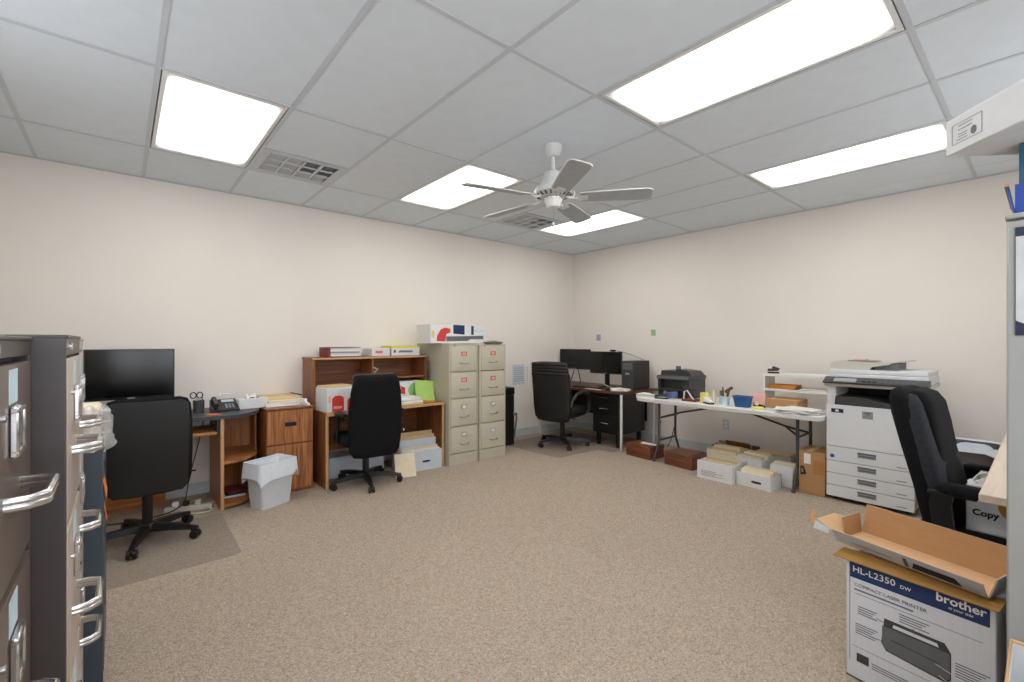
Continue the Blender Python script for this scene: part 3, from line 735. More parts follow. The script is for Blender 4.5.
# ------------------------------------------------------------------ things on and around the left desks
def monitor(label, loc, rz, w, h, zb, base=(0.24, 0.18), tilt=0.0, vee=False):
    """screen faces local +x, zb = height of the lower bezel over the desk"""
    t = thing('monitor', label, 'monitor', loc, rz)
    mt = Matrix.Translation((0, 0, zb)) @ Matrix.Rotation(tilt, 4, 'Y')
    p = B(mt).box(-0.03, 0.0, -w / 2, w / 2, 0, h, 0.004, 2).build('case', 'blackplastic', t)
    B(mt).box(-0.001, 0.0012, -w / 2 + 0.008, w / 2 - 0.008, 0.02, h - 0.008).build('screen', 'screen', p)
    B(mt).box(0.0, 0.003, -0.022, 0.022, 0.004, 0.014, 0.001).build('badge', 'grey', p)
    if vee:
        b = B()
        for s in (-1, 1): b.tube([(-0.05, 0.0, zb + 0.10), (-0.03, s * 0.09, 0.02), (0.06, s * 0.13, 0.008)], 0.007, 8)
        b.build('stand', 'blackplastic', t)
    else:
        b = B(); b.box(-0.07, -0.03, -0.03, 0.03, 0.01, zb + h * 0.5, 0.006); b.build('stand', 'blackplastic', t)
        B().loft([rr(-0.03, 0, base[1] / 2 * f, base[0] / 2 * f, z, 24, 5) for z, f in ((0.0, 1), (0.008, 1), (0.013, 0.92))]).build('stand_base', 'blackplastic', t)
    return t
monitor('large black flat screen monitor behind the left desk chair', (0.35, 0.53, 0.746), 0, 0.525, 0.375, 0.148)

t = thing('keyboard', 'black keyboard on the pull out tray of the left desk', 'keyboard', (0.42, 0.66, 0.623))
box(-0.08, 0.08, -0.22, 0.22, 0, 0.016, 0.004).build('body', 'blackplastic', t)
box(-0.06, 0.06, -0.20, 0.20, 0.016, 0.022, 0.002).build('keys', 'dkgrey', t)

t = thing('pencil_cup', 'black mesh pencil cup holding scissors on the charcoal desktop', 'pencil cup', (0.30, 0.955, 0.746))
B().lathe([(0.005, 0.001), (0.038, 0.001), (0.041, 0.10), (0.038, 0.10), (0.035, 0.006), (0.004, 0.006)], n=20).build('cup', 'dkgrey', t)
t = thing('scissors', 'black handled scissors sticking up from the pencil cup', 'scissors', (0.30, 0.945, 0.752))
b = B()
for s in (-1, 1):
    c_ = (0.0, -0.005 + s * 0.022, 0.135)
    b.tube([(0, c_[1] + 0.02 * math.cos(a) , c_[2] + 0.024 * math.sin(a)) for a in [2 * PI * k / 14 for k in range(14)]], 0.0045, 6, True)
b.build('handle', 'blackplastic', t)
b = B(); b.box(-0.002, 0.002, -0.012, -0.002, 0.004, 0.115); b.box(-0.002, 0.002, 0.0, 0.010, 0.004, 0.115); b.build('blade', 'steel', t)
tag(B().cyl((0.315, 0.97, 0.754), (0.325, 0.978, 0.90), 0.004, n=8).build('pen', 'navy'), 'blue pen leaning in the black pencil cup', 'pen')

t = thing('desk_phone', 'black desk telephone beside the pencil cup', 'telephone', (0.30, 1.135, 0.746))
B().prism([(-0.10, 0), (0.11, 0), (0.11, 0.018), (-0.02, 0.055), (-0.10, 0.085)], 'y', -0.095, 0.095).build('base', 'blackplastic', t)
b = B(); b.tube([(0.07, -0.065, 0.052), (0.05, -0.065, 0.066), (-0.06, -0.065, 0.098), (-0.085, -0.065, 0.092)], [0.022, 0.014, 0.014, 0.022], 10); b.build('handset', 'dkgrey', t)
mk = Matrix.Translation((0.045, 0.03, 0.037)) @ Matrix.Rotation(R(16), 4, 'Y')
for i in range(4):
    for j in range(3):
        B(mk).box(-0.045 + i * 0.022, -0.031 + i * 0.022, -0.03 + j * 0.024, -0.014 + j * 0.024, 0.0, 0.006, 0.001).build('key', 'grey', t)
mk2 = Matrix.Translation((-0.06, 0.03, 0.072)) @ Matrix.Rotation(R(21), 4, 'Y')
B(mk2).box(-0.02, 0.02, -0.045, 0.045, 0, 0.003).build('display', 'ltblue', t)
B().tube([(-0.06 + 0.03, 0.045, 0.115), (-0.06, 0.05, 0.128), (-0.07, -0.02, 0.13), (-0.05, -0.03, 0.112)], 0.008, 8).build('shoulder_rest', 'paper', t)

def sheet(label, cat, x, y, z, w, d, rz, m, name='paper_sheet', h=0.0012, group=None):
    o = box(-w / 2, w / 2, -d / 2, d / 2, 0, h).build(name, m, None, (x, y, z), rz)
    return tag(o, label, cat, group)
sheet('orange note lying at the front edge of the charcoal desktop', 'note', 0.50, 1.03, 0.7465, 0.085, 0.085, 0.4, 'orange', 'sticky_note')
t = thing('tissue_box', 'pale blue tissue box with a raised tissue beside the desk telephone', 'tissue box', (0.275, 1.345, 0.746), R(4))
b = B(); b.box(-0.06, 0.06, -0.115, 0.115, 0, 0.085, 0.003); b.build('carton', 'boxwhite', t)
B().loft([rr(0, 0, 0.03 * f, 0.06 * f, 0.0855 + dz, 16, 2) for dz, f in ((0, 1), (0.0012, 1))]).build('opening', 'ink', t)
B().grid(lambda u, v: (0.035 * (u - .5) + 0.012 * math.sin(9 * v), -0.05 + 0.08 * v, 0.088 + 0.028 * math.sin(PI * u) + 0.01 * math.sin(8 * v + 3 * u)), 8, 10).build('tissue', 'paper', t, ang=80)
sheet('blue sheet tucked under the desk telephone edge', 'paper', 0.42, 1.17, 0.7465, 0.07, 0.05, 0.3, 'blue')

# pile of folders on the woodgrain cabinet
zz = 0.7485
for k, (m, h, dx, dy, rz, lb) in enumerate((('paper', 0.012, 0, 0, 0.02, 'white folder at the bottom of the pile on the woodgrain cabinet'), ('boxwhite', 0.02, -0.01, 0.0, -0.03, 'thick white document stack in the pile on the woodgrain cabinet'),
                                       ('cream', 0.022, -0.02, 0.0, 0.04, 'cream file folder stack in the pile on the woodgrain cabinet'), ('manila', 0.02, -0.07, -0.02, 0.02, 'manila envelope topping the pile on the woodgrain cabinet'))):
    tag(box(-0.15, 0.15, -0.17 + 0.01 * k, 0.17 - 0.012 * k, 0, h, 0.002).build('folder_stack', m, None, (0.235 + dx, 1.60 + dy, zz), rz), lb, 'folders', 'folders on the woodgrain cabinet')
    zz += h + 0.0005
tag(B().tube([(0.13, 1.70, 0.838), (0.30, 1.75, 0.831)], 0.005, 8).build('letter_opener', 'maroon'), 'dark red stick lying across the folder pile', 'stick')
t = thing('tape_dispenser', 'small white tape dispenser on the woodgrain cabinet by the hutch', 'tape dispenser', (0.43, 1.75, 0.7485), 0.2)
B().prism([(-0.055, 0), (0.055, 0), (0.05, 0.018), (0.0, 0.03), (-0.03, 0.055), (-0.055, 0.05)], 'y', -0.012, 0.012).build('body', 'white', t)
B().cyl((-0.028, -0.016, 0.04), (-0.028, 0.016, 0.04), 0.018, n=16).build('roll', 'paper', t)

# books on the lower end shelf
for k, (m, h, lb) in enumerate((('paper', 0.014, 'white magazine'), ('navyd', 0.012, 'dark blue magazine'), ('maroon', 0.010, 'dark red booklet'))):
    tag(box(-0.10, 0.10, -0.075, 0.075, 0, h, 0.001).build('magazine', m, None, (0.34 - 0.01 * k, 1.20, 0.0405 + 0.0145 * k), 0.15 * k - 0.1), lb + ' in the stack on the lower shelf of the left desk', 'magazine', 'magazines on the end shelf')

# wastebasket with bag
def ring_rect(cx, cy, hx, hy, z, n=32, p=8): return rr(cx, cy, hx, hy, z, n, p)
t = thing('wastebasket', 'white rectangular wastebasket with white bag folded over the rim', 'wastebasket', (0.685, 1.40, 0), R(24))
B().loft([ring_rect(0, 0, 0.085 + 0.022 * q, 0.128 + 0.030 * q, 0.36 * q) for q in (0, 0.02, 0.5, 1.0)] + [ring_rect(0, 0, 0.103, 0.154, 0.36), ring_rect(0, 0, 0.082, 0.125, 0.01)]).build('bin', 'binwhite', t)
def bag(hx, hy, z_top, drop, seed, inner=0.10):
    rnd = random.Random(seed); n = 56
    ph = [rnd.uniform(0, 6.28) for _ in range(6)]
    rings = []
    for q in range(11):
        s = q / 10
        out = []
        for j, (x, y, z) in enumerate(rr(0, 0, 1, 1, 0, n, 8)):
            a = 2 * PI * j / n
            w = math.sin(7 * a + ph[0]) * 0.5 + math.sin(13 * a + ph[1] + 3 * s) * 0.35 + math.sin(21 * a + ph[2]) * 0.2
            if s < 0.35:
                k = s / 0.35; f = 0.80 + 0.20 * k; zz = z_top - inner * (1 - k) ** 1.5; of = 0.0
            else:
                k = (s - 0.35) / 0.65; f = 1.0; of = 0.010 + 0.012 * k + 0.006 * w * k; zz = z_top + 0.008 - (drop + 0.028 * math.sin(3 * a + ph[3]) + 0.016 * w) * k
            out.append((x * (hx * f + of), y * (hy * f + of), zz + 0.004 * w))
        rings.append(out)
    return B().loft(rings, cap=False)
bag(0.109, 0.160, 0.368, 0.15, 3).build('bag', 'bag', t, ang=80)
B().tube([(0.132, -0.11, 0.225), (0.136, 0.0, 0.215), (0.132, 0.11, 0.235)], 0.003, 6).build('bag_tie', 'boxblue', t)

# cables and power strip below the left desk
t = thing('power_strip', 'beige power strip with plugs on the floor under the left desk', 'power strip', (0.42, 0.88, 0.0), R(70))
box(-0.16, 0.16, -0.028, 0.028, 0.001, 0.038, 0.006, 2).build('body', 'wcable', t)
for k, (x, m) in enumerate(((-0.09, 'paper'), (-0.02, 'blackplastic'), (0.06, 'wcable'))):
    box(x - 0.02, x + 0.02, -0.018, 0.018, 0.038, 0.075, 0.005).build('plug', m, t)
def cable(label, pts, r, m, n=None):
    P = [Vector(p) for p in pts]; out = []
    for i in range(len(P) - 1):
        a = P[max(i - 1, 0)]; b_ = P[i]; c_ = P[i + 1]; d_ = P[min(i + 2, len(P) - 1)]
        for k in range(6):
            s = k / 6
            out.append(0.5 * ((2 * b_) + (-a + c_) * s + (2 * a - 5 * b_ + 4 * c_ - d_) * s * s + (-a + 3 * b_ - 3 * c_ + d_) * s ** 3))
    out.append(P[-1])
    return tag(B().tube(out, r, 6).build('cable', m), label, 'cable')
cable('black cable looping from the power strip to the left desk chair', [(0.44, 0.86, 0.07), (0.45, 0.75, 0.02), (0.47, 0.55, 0.01), (0.42, 0.38, 0.01), (0.38, 0.24, 0.01)], 0.005, 'cable')
cable('beige cable coiled beside the power strip', [(0.47, 0.98, 0.03), (0.56, 1.01, 0.01), (0.58, 0.93, 0.01), (0.52, 0.85, 0.012), (0.46, 0.82, 0.012), (0.30, 0.86, 0.012), (0.20, 0.98, 0.012)], 0.005, 'wcable')
cable('black cable hanging down the wall under the left desk', [(0.09, 1.02, 0.70), (0.06, 0.98, 0.45), (0.10, 0.92, 0.22), (0.28, 0.87, 0.06), (0.40, 0.86, 0.085)], 0.004, 'cable')

# hutch contents
t = thing('ring_binder', 'brown spined binder lying on the hutch top under papers', 'binder', (0.16, 2.12, 1.1725))
box(-0.12, 0.12, -0.13, -0.10, 0, 0.095, 0.003).build('spine', 'maroon', t)
box(-0.12, 0.12, -0.10, 0.20, 0, 0.006).build('cover', 'ink', t)
box(-0.12, 0.12, -0.10, 0.20, 0.089, 0.095).build('cover', 'maroon', t)
for k in range(5):
    tag(box(-0.12 + 0.004 * k, 0.12, -0.098, 0.20 - 0.006 * k + 0.012 * (k % 2), 0, 0.0145).build('paper_stack', ('paper', 'boxblue', 'grey', 'paper', 'boxwhite')[k], None, (0.16, 2.12, 1.1795 + 0.0155 * k)),
        ('bottom', 'second lowest', 'grey middle', 'second highest', 'topmost')[k] + ' sheaf of papers inside the brown binder on the hutch', 'papers', 'papers in the hutch binder')
t = thing('carton', 'low grey white carton with pink print left of the yellow topped one on the hutch', 'box', (0.17, 2.535, 1.1725))
box(-0.12, 0.12, -0.10, 0.10, 0, 0.082, 0.003).build('body', 'boxwhite', t); B().prism([(-0.06, 0.03), (0.02, 0.03), (0.02, 0.055), (-0.06, 0.055)], 'x', 0.1202, 0.1209).build('printed_mark', 'pinkp', t)
t = thing('carton', 'low white carton with yellow lid on the hutch top', 'box', (0.17, 2.815, 1.1725))
box(-0.13, 0.13, -0.165, 0.165, 0, 0.085, 0.003).build('body', 'boxwhite', t); box(-0.132, 0.132, -0.167, 0.167, 0.085, 0.105, 0.003).build('lid', 'yellow', t)
B().prism([(-0.10, 0.035), (0.08, 0.035), (0.08, 0.055), (-0.07, 0.058)], 'x', 0.1302, 0.1309).build('printed_mark', 'greyink', t)
B().prism([(-0.13 + 0.014 * math.cos(a), 0.048 + 0.018 * math.sin(a)) for a in [2 * PI * k / 12 for k in range(12)]], 'x', 0.1302, 0.1309).build('printed_mark', 'midgrey', t)

t = thing('paper_carton', 'white carton with big red arches left of the middle chair on the hutch desk', 'box', (0.46, 2.03, 0.6825), R(4))
box(-0.13, 0.13, -0.16, 0.16, 0, 0.215, 0.003).build('carton', 'boxwhite', t)
def arch(cy, w, h, z0, m):
    pts = [(cy - w, z0)] + [(cy - w * math.cos(a), z0 + h - w * 0.6 + w * 0.6 * math.sin(a)) for a in [PI * k / 10 for k in range(11)]] + [(cy + w, z0)]
    B().prism(pts, 'x', 0.1302, 0.1312).build('printed_arch', m, t)
arch(-0.058, 0.055, 0.145, 0.004, 'redp'); arch(0.075, 0.045, 0.12, 0.004, 'redp')
B().prism([(-0.135 + 0.014 * math.cos(a), 0.12 + 0.036 * math.sin(a)) for a in [2 * PI * k / 16 for k in range(16)]], 'x', 0.1302, 0.1310).build('printed_oval', 'manila', t)
B().prism([(-0.10, 0.03), (-0.02, 0.03), (-0.02, 0.05), (-0.10, 0.055)], 'x', 0.1313, 0.1318).build('printed_mark', 'tagpink', t)
for k, (m, dy) in enumerate((('cream', 0.0), ('manila', 0.01))):
    tag(box(-0.12, 0.11, -0.15, 0.15 - 0.05 * k, 0, 0.008).build('folder', m, None, (0.46, 2.03, 0.6825 + 0.2158 + 0.0085 * k), R(4) + 0.05 * k), ('lower cream', 'upper manila')[k] + ' folder lying on the white carton with red arches', 'folder', 'folders on the red arch carton')
tag(B().lathe([(0.006, 0), (0.03, 0), (0.032, 0.12), (0.02, 0.15), (0.014, 0.16), (0.004, 0.16)], n=16).build('bottle', mat('olive_plastic', '#6d8a3c', 0.4), None, (0.25, 1.92, 0.6825)), 'olive green bottle inside the hutch by its left side', 'bottle')
tag(B().lathe([(0.006, 0), (0.025, 0), (0.025, 0.10), (0.018, 0.115), (0.004, 0.117)], n=16).build('bottle', M['purple'], None, (0.17, 1.89, 0.80 - 0.1175)), 'pale purple bottle behind the olive one in the hutch', 'bottle')

t = thing('paper_carton', 'white carton with red diamond and green disc right of the middle chair', 'box', (0.23, 2.84, 0.6825))
box(-0.12, 0.12, -0.15, 0.15, 0, 0.215, 0.003).build('carton', 'boxwhite', t)
B().prism([(-0.11, 0.09), (-0.06, 0.075), (-0.06, 0.15), (-0.11, 0.17)], 'x', 0.1202, 0.1212).build('printed_patch', 'redp', t)
B().prism([(0.05 + 0.075 * math.cos(a), 0.12 + 0.075 * math.sin(a)) for a in [2 * PI * k / 24 for k in range(24)]], 'x', 0.1202, 0.1212).build('printed_disc', mat('green_print', '#8fc06f', 0.6), t)
m_ = Matrix.Translation((0.445, 3.00, 0.6855)) @ Matrix.Rotation(R(-20), 4, 'Y') @ Matrix.Rotation(R(-6), 4, 'X')
tag(B(m_).box(-0.001, 0.001, -0.14, 0.085, 0.0, 0.225).build('flyer', 'green'), 'lime green flyer leaning on the carton at the hutch desk end', 'flyer')
sheet('orange slip under the lime green flyer', 'paper', 0.50, 2.98, 0.683, 0.10, 0.16, 0.2, 'orange')
for k in range(6):
    sheet(('lowest', 'second', 'third', 'fourth', 'fifth', 'uppermost')[k] + ' sheaf in the loose paper pile at the right of the hutch desk', 'papers', 0.52 - 0.006 * k, 2.71 + 0.01 * (k % 3), 0.683 + 0.0115 * k, 0.20, 0.27 - 0.012 * k, 0.12 * math.sin(k * 2.1), ('manila', 'cream', 'paper', 'boxblue', 'paper', 'paper')[k], 'paper_stack', 0.011, 'loose papers on the hutch desk')
t = thing('desk_gadget', 'small chrome desk gadget in the middle of the hutch', 'gadget', (0.22, 2.495, 0.9535))
B().lathe([(0.004, 0), (0.04, 0), (0.04, 0.01), (0.01, 0.02), (0.008, 0.05), (0.004, 0.05)], n=16).build('base', 'chrome', t)
B().tube([(0, 0, 0.05), (0.02, 0.03, 0.08), (0.01, -0.02, 0.10)], 0.008, 8).build('arm', 'white', t)

# below the hutch desk
def bankers_box(name, label, loc, rz, w, d, h, m='boxwhite', folders=(), tilt=0.0, hole=True, th=0.006, sub='files', group='open file boxes'):
    """open carton, w along local x, d along local y, files standing in it (each its own thing)"""
    t = thing(name, label, 'file box', loc, rz, group)
    if tilt: t.rotation_euler = (tilt, 0, rz)
    for a in ((-w / 2, w / 2, -d / 2, -d / 2 + th), (-w / 2, w / 2, d / 2 - th, d / 2), (-w / 2, -w / 2 + th, -d / 2 + th, d / 2 - th), (w / 2 - th, w / 2, -d / 2 + th, d / 2 - th)):
        box(*a, 0, h).build('side', m, t)
    box(-w / 2 + th, w / 2 - th, -d / 2 + th, d / 2 - th, 0, th).build('bottom', m, t)
    if hole:
        B().loft([rr(0, 0, 0.045, 0.011, 0, 20, 3), rr(0, 0, 0.045, 0.011, 0.0012, 20, 3)]).build('hand_hole', 'ink', t).matrix_local = basis((w * 0.1, -d / 2 - 0.0003, h * 0.45), (1, 0, 0), (0, 0, 1))
    for k, (y, hh, m_, lean) in enumerate(folders):
        mt = Matrix.Translation((0, y, th + 0.001)) @ Matrix.Rotation(lean, 4, 'X')
        o = B(mt).box(-w / 2 + 0.02, w / 2 - 0.02, -0.004, 0.004, 0, hh).build('file_folder', m_)
        o.location = loc; o.rotation_euler = (tilt, 0, rz)
        tag(o, (('front', 'second', 'third', 'fourth', 'fifth')[k] if k < len(folders) - 1 or k == 0 else 'rearmost') + ' ' + {'paper': 'white', 'boxblue': 'pale blue', 'cream': 'cream', 'manila': 'manila', 'grey': 'grey'}[m_] + ' ' + sub, 'folder', 'folders, ' + sub)
    return t
bankers_box('file_box', 'white box bulging with folders tipped over under the hutch desk', (0.50, 2.84, 0.0), R(84), 0.44, 0.27, 0.20, 'boxblue',
            [(-0.09, 0.21, 'paper', 0.1), (-0.05, 0.23, 'cream', 0.08), (-0.01, 0.30, 'boxblue', 0.05), (0.03, 0.33, 'manila', 0.04), (0.08, 0.36, 'manila', 0.03)], sub='folder in the white box under the hutch desk')
m_ = Matrix.Translation((0.75, 2.585, 0.002)) @ Matrix.Rotation(R(-15), 4, 'Z') @ Matrix.Rotation(R(-24), 4, 'Y')
tag(B(m_).box(-0.003, 0.003, -0.10, 0.10, 0, 0.23).build('cardboard_sheet', 'cream'), 'cream board leaning against the white box under the hutch desk', 'board')
tag(box(-0.12, 0.12, -0.28, 0.28, 0, 0.20, 0.01, 2).build('storage_tote', 'boxblue', None, (0.21, 2.27, 0.0)), 'pale blue tote on the floor behind the middle chair', 'tote')

# on the putty cabinets
t = thing('toner_carton', 'white product carton with red and blue print on the putty file cabinets', 'box', (0.42, 3.335, 1.305), R(0))
box(-0.15, 0.15, -0.375, 0.335, 0, 0.205, 0.003).build('carton', 'boxwhite', t)
def patch(parent, x, pts, m, name='printed_patch', d=0.0008): return B().prism(pts, 'x', x + 0.0002, x + d).build(name, m, parent)
patch(t, 0.15, [(-0.19, 0.02), (-0.22, 0.02), (-0.30, 0.025), (-0.295, 0.08), (-0.25, 0.15), (-0.20, 0.17), (-0.13, 0.16), (-0.125, 0.12), (-0.18, 0.10)], 'redp')
patch(t, 0.15, [(-0.09, 0.105), (0.06, 0.095), (0.06, 0.20), (-0.09, 0.203)], 'navy')
patch(t, 0.15, [(0.15, 0.095), (0.185, 0.095), (0.185, 0.195), (0.15, 0.195)], 'navy')
patch(t, 0.15, [(0.195, 0.13), (0.32, 0.125), (0.32, 0.15), (0.195, 0.155)], 'ltblue')
patch(t, 0.15, [(-0.18, 0.022), (0.10, 0.025), (0.14, 0.045), (0.32, 0.045), (0.32, 0.085), (-0.18, 0.075)], 'midgrey')
patch(t, 0.15, [(-0.345 + 0.02 * math.cos(a), 0.10 + 0.04 * math.sin(a)) for a in [2 * PI * k / 12 for k in range(12)]], 'manila', 'printed_oval')
t = thing('dish', 'low olive grey dish on the farther putty file cabinet', 'dish', (0.63, 3.755, 1.290))
B().loft([rr(0, 0, a, b_, z, 24, 3) for a, b_, z in ((0.06, 0.09, 0), (0.07, 0.105, 0.012), (0.085, 0.12, 0.03), (0.08, 0.115, 0.03), (0.065, 0.098, 0.014))]).build('bowl', mat('olive_grey', '#7d7f6c', 0.4), t)
B().lathe([(0.004, 0.045), (0.05, 0.043), (0.075, 0.035), (0.08, 0.031), (0.004, 0.030)], n=20).build('lid', mat('olive_grey', '#7d7f6c', 0.4), t)

# black shredder beside the putty cabinets
t = thing('shredder', 'tall narrow black paper shredder beside the putty cabinets', 'shredder', (0.20, 4.20, 0))
box(-0.17, 0.15, -0.12, 0.12, 0.0, 0.64, 0.008, 2).build('bin', 'blackplastic', t)
box(-0.175, 0.155, -0.125, 0.125, 0.642, 0.735, 0.01, 2).build('head', 'blackplastic', t)
box(-0.02, 0.01, -0.10, 0.10, 0.734, 0.737).build('slot', 'ink', t)
B().tube([(0.15, 0.10, 0.40), (0.19, 0.115, 0.40), (0.195, 0.12, 0.34), (0.16, 0.12, 0.16), (0.15, 0.115, 0.08)], 0.012, 8).build('handle', 'midgrey', t)
B().cyl((0.17, 0.10, 0.395), (0.17, 0.145, 0.395), 0.018, n=14).build('handle_knob', 'grey', t)

# papers taped on the left wall near the corner and a wire rack
for k, (y0, y1, z0, z1, m, lb) in enumerate(((4.59, 4.81, 0.72, 1.0, 'boxblue', 'pale blue printed sheet taped on the wall beside the shredder'), (4.83, 4.90, 0.75, 1.0, 'paper', 'narrow white sheet taped beside the pale blue one'))):
    t = thing('wall_paper_sheet', lb, 'paper', (0.0, 0, 0))
    box(0.0005, 0.0025, y0, y1, z0, z1).build('sheet', m, t)
    for q in range(7): box(0.0025, 0.0028, y0 + 0.02, y1 - 0.02, z1 - 0.05 - q * 0.03, z1 - 0.044 - q * 0.03).build('text_line', 'greyink', t)
t = thing('wall_rack', 'white wire file rack on the wall left of the leather chair', 'rack', (0.0, 0, 0))
for z in (0.76, 0.82, 0.95, 1.03):
    B().tube([(0.006, 4.93, z), (0.09, 4.93, z), (0.09, 5.05, z), (0.006, 5.05, z)], 0.005, 6).build('wire', 'white', t)
for y in (4.93, 5.05): B().tube([(0.008, y, 0.75), (0.008, y, 1.05)], 0.005, 6).build('upright', 'white', t)

# ------------------------------------------------------------------ far corner desk contents
DZ = 0.7125
monitor('left black monitor of the pair on the corner desk', (0.345, 5.48, DZ), R(-84), 0.53, 0.29, 0.21, vee=True)
t = monitor('right black monitor of the pair on the corner desk with webcam', (0.93, 5.44, DZ), R(-86), 0.50, 0.30, 0.175)
t = thing('webcam', 'small black webcam clipped on top of the right corner monitor', 'webcam', (1.05, 5.45, DZ + 0.476), R(-84))
box(-0.025, 0.02, -0.035, 0.035, 0.004, 0.026, 0.006, 2).build('body', 'blackplastic', t)
box(-0.02, 0.0, -0.02, 0.02, 0, 0.004).build('clip', 'blackplastic', t)
B().cyl((0.02, 0, 0.015), (0.024, 0, 0.015), 0.008, n=12).build('lens', 'screen', t)
cable('thin black webcam cable dropping behind the corner computer', [(1.09, 5.49, 1.20), (1.18, 5.56, 1.17), (1.30, 5.66, 1.11), (1.38, 5.73, 1.03), (1.40, 5.74, 0.72)], 0.003, 'cable')
t = thing('computer_tower', 'black computer tower standing on the corner desk', 'computer', (1.265, 5.34, DZ))
box(0, 0.18, 0.01, 0.36, 0, 0.365, 0.004).build('case', 'blackplastic', t)
box(0.003, 0.177, 0.0, 0.012, 0.004, 0.36, 0.003).build('front_panel', 'dkgrey', t)
for z in (0.30, 0.255): box(0.02, 0.165, -0.003, 0.001, z, z + 0.038, 0.002).build('drive_bay', 'midgrey', t)
box(0.06, 0.125, -0.003, 0.001, 0.19, 0.215, 0.002).build('badge', 'grey', t)
t = thing('keyboard', 'black keyboard in front of the corner monitors', 'keyboard', (0.86, 5.17, DZ), R(4))
box(-0.21, 0.21, -0.07, 0.07, 0, 0.015, 0.004).build('body', 'blackplastic', t)
box(-0.195, 0.195, -0.055, 0.055, 0.015, 0.021, 0.002).build('keys', 'dkgrey', t)
tag(B().loft([rr(0, 0, 0.03 * f, 0.055 * f, z, 18, 2.4) for z, f in ((0, 0.9), (0.012, 1), (0.026, 0.85), (0.034, 0.5))]).build('mouse', 'blackplastic', None, (1.20, 5.15, DZ), 0.3), 'black mouse right of the corner keyboard', 'mouse')
sheet('cream paper slip at the front edge of the corner desk', 'paper', 1.02, 5.075, DZ + 0.0005, 0.24, 0.06, 0.05, 'cream')
for k in range(3):
    sheet(('lower', 'middle', 'upper')[k] + ' white paper in the loose pile before the corner computer', 'paper', 1.36 - 0.012 * k, 5.20 + 0.01 * k, DZ + 0.0005 + 0.008 * k, 0.20, 0.16, 0.3 - 0.25 * k, 'paper', 'paper_stack', 0.007, 'papers before the corner computer')
cable('white cable looping on the corner desk', [(1.10, 5.30, DZ + 0.02), (1.04, 5.26, DZ + 0.06), (1.16, 5.24, DZ + 0.03), (1.24, 5.25, DZ + 0.008)], 0.004, 'wcable')
for k, (x, y, m, h, lb) in enumerate(((0.30, 5.22, 'manila', 0.14, 'tan paper cup'), (0.38, 5.15, 'white', 0.09, 'white mug'), (0.23, 5.15, 'maroon', 0.10, 'dark red cup'))):
    tag(B().lathe([(0.004, 0), (0.032, 0), (0.042, h), (0.038, h), (0.03, 0.006), (0.004, 0.006)], n=18).build('cup', m, None, (x, y, DZ)), lb + ' on the corner desk beside the leather chair', 'cup')
sheet('purple sticky note on the back wall above the left corner monitor', 'note', 0.515, Y1 - 0.0015, 1.335, 0.075, 0.0015, 0, 'purple', 'sticky_note', 0.09)
sheet('green sticky note on the back wall above the black printer', 'note', 1.425, Y1 - 0.0015, 1.40, 0.07, 0.0015, 0, 'greenn', 'sticky_note', 0.08)
cable('black cable on the floor under the corner desk', [(1.56, 5.78, 0.30), (1.57, 5.70, 0.05), (1.62, 5.60, 0.012), (1.70, 5.72, 0.012), (1.78, 5.76, 0.35), (1.80, 5.74, 0.62)], 0.005, 'cable')
t = thing('wall_outlet', 'white double wall outlet below the folding table', 'outlet', (2.38, Y1, 0.36))
box(-0.037, 0.037, -0.006, 0, -0.058, 0.058, 0.002).build('plate', 'base', t)
for z in (-0.022, 0.022):
    B().loft([rr(0, 0, 0.017, 0.014, 0, 16, 3), rr(0, 0, 0.017, 0.014, 0.002, 16, 3)]).build('socket', 'white', t).matrix_local = basis((0, -0.006, z), (1, 0, 0), (0, 0, 1))
box(-0.003, 0.003, -0.0075, -0.006, -0.003, 0.003).build('screw', 'steel', t)

# ------------------------------------------------------------------ folding table contents (top at TZ)
TT = TZ + 0.0005
t = thing('printer', 'black multifunction printer at the left end of the folding table', 'printer', (2.115, 5.10, TT), R(0))
b = B(); b.box(-0.19, 0.19, 0.02, 0.38, 0, 0.10, 0.006); b.box(-0.19, 0.19, 0.10, 0.38, 0.10, 0.20, 0.004); b.box(-0.19, -0.16, 0.02, 0.10, 0.10, 0.20); b.box(0.12, 0.19, 0.02, 0.10, 0.10, 0.20); b.build('body', 'dkgrey', t)
box(-0.168, 0.128, 0.0, 0.02, 0.012, 0.088, 0.004).build('paper_tray', 'blackplastic', t)
box(-0.195, 0.195, 0.0, 0.39, 0.20, 0.245, 0.010, 2).build('scanner_bed', 'dkgrey', t)
box(-0.19, 0.19, -0.012, 0.05, 0.205, 0.238, 0.006, 2).build('control_panel', 'midgrey', t)
b = B(); b.prism([(-0.19, 0.245), (0.19, 0.245), (0.14, 0.295), (-0.18, 0.295)], 'y', 0.08, 0.37); b.build('document_feeder', 'dkgrey', t)
B().prism([(-0.02, 0.296), (0.13, 0.296), (0.11, 0.302), (-0.01, 0.31)], 'y', 0.12, 0.33).build('feeder_tray', 'blackplastic', t)
box(-0.06, -0.005, 0.18, 0.20, 0.296, 0.345, 0.003).build('paper_stop', 'midgrey', t)
box(-0.03, 0.03, -0.002, 0.0, 0.055, 0.066).build('badge', 'grey', t)
box(-0.10, 0.10, -0.014, -0.011, 0.214, 0.23).build('display', 'midgrey', t)
t = thing('paper_pile', 'loose white sheets at the left corner of the folding table', 'papers', (1.90, 4.935, TT), 0.1)
for k in range(5): box(-0.10, 0.10, -0.055, 0.055, 0.0062 * k, 0.0062 * k + 0.006).build('sheet', 'paper', t, None, 0.10 * math.sin(3 * k))
B().grid(lambda u, v: (-0.11 + 0.21 * u, -0.06 + 0.12 * v, 0.034 + 0.012 * math.sin(5 * u) * v + 0.004), 8, 6).build('sheet', 'paper', t)
t = thing('stapler', 'black stapler before the printer on the folding table', 'stapler', (2.07, 4.955, TT), R(12))
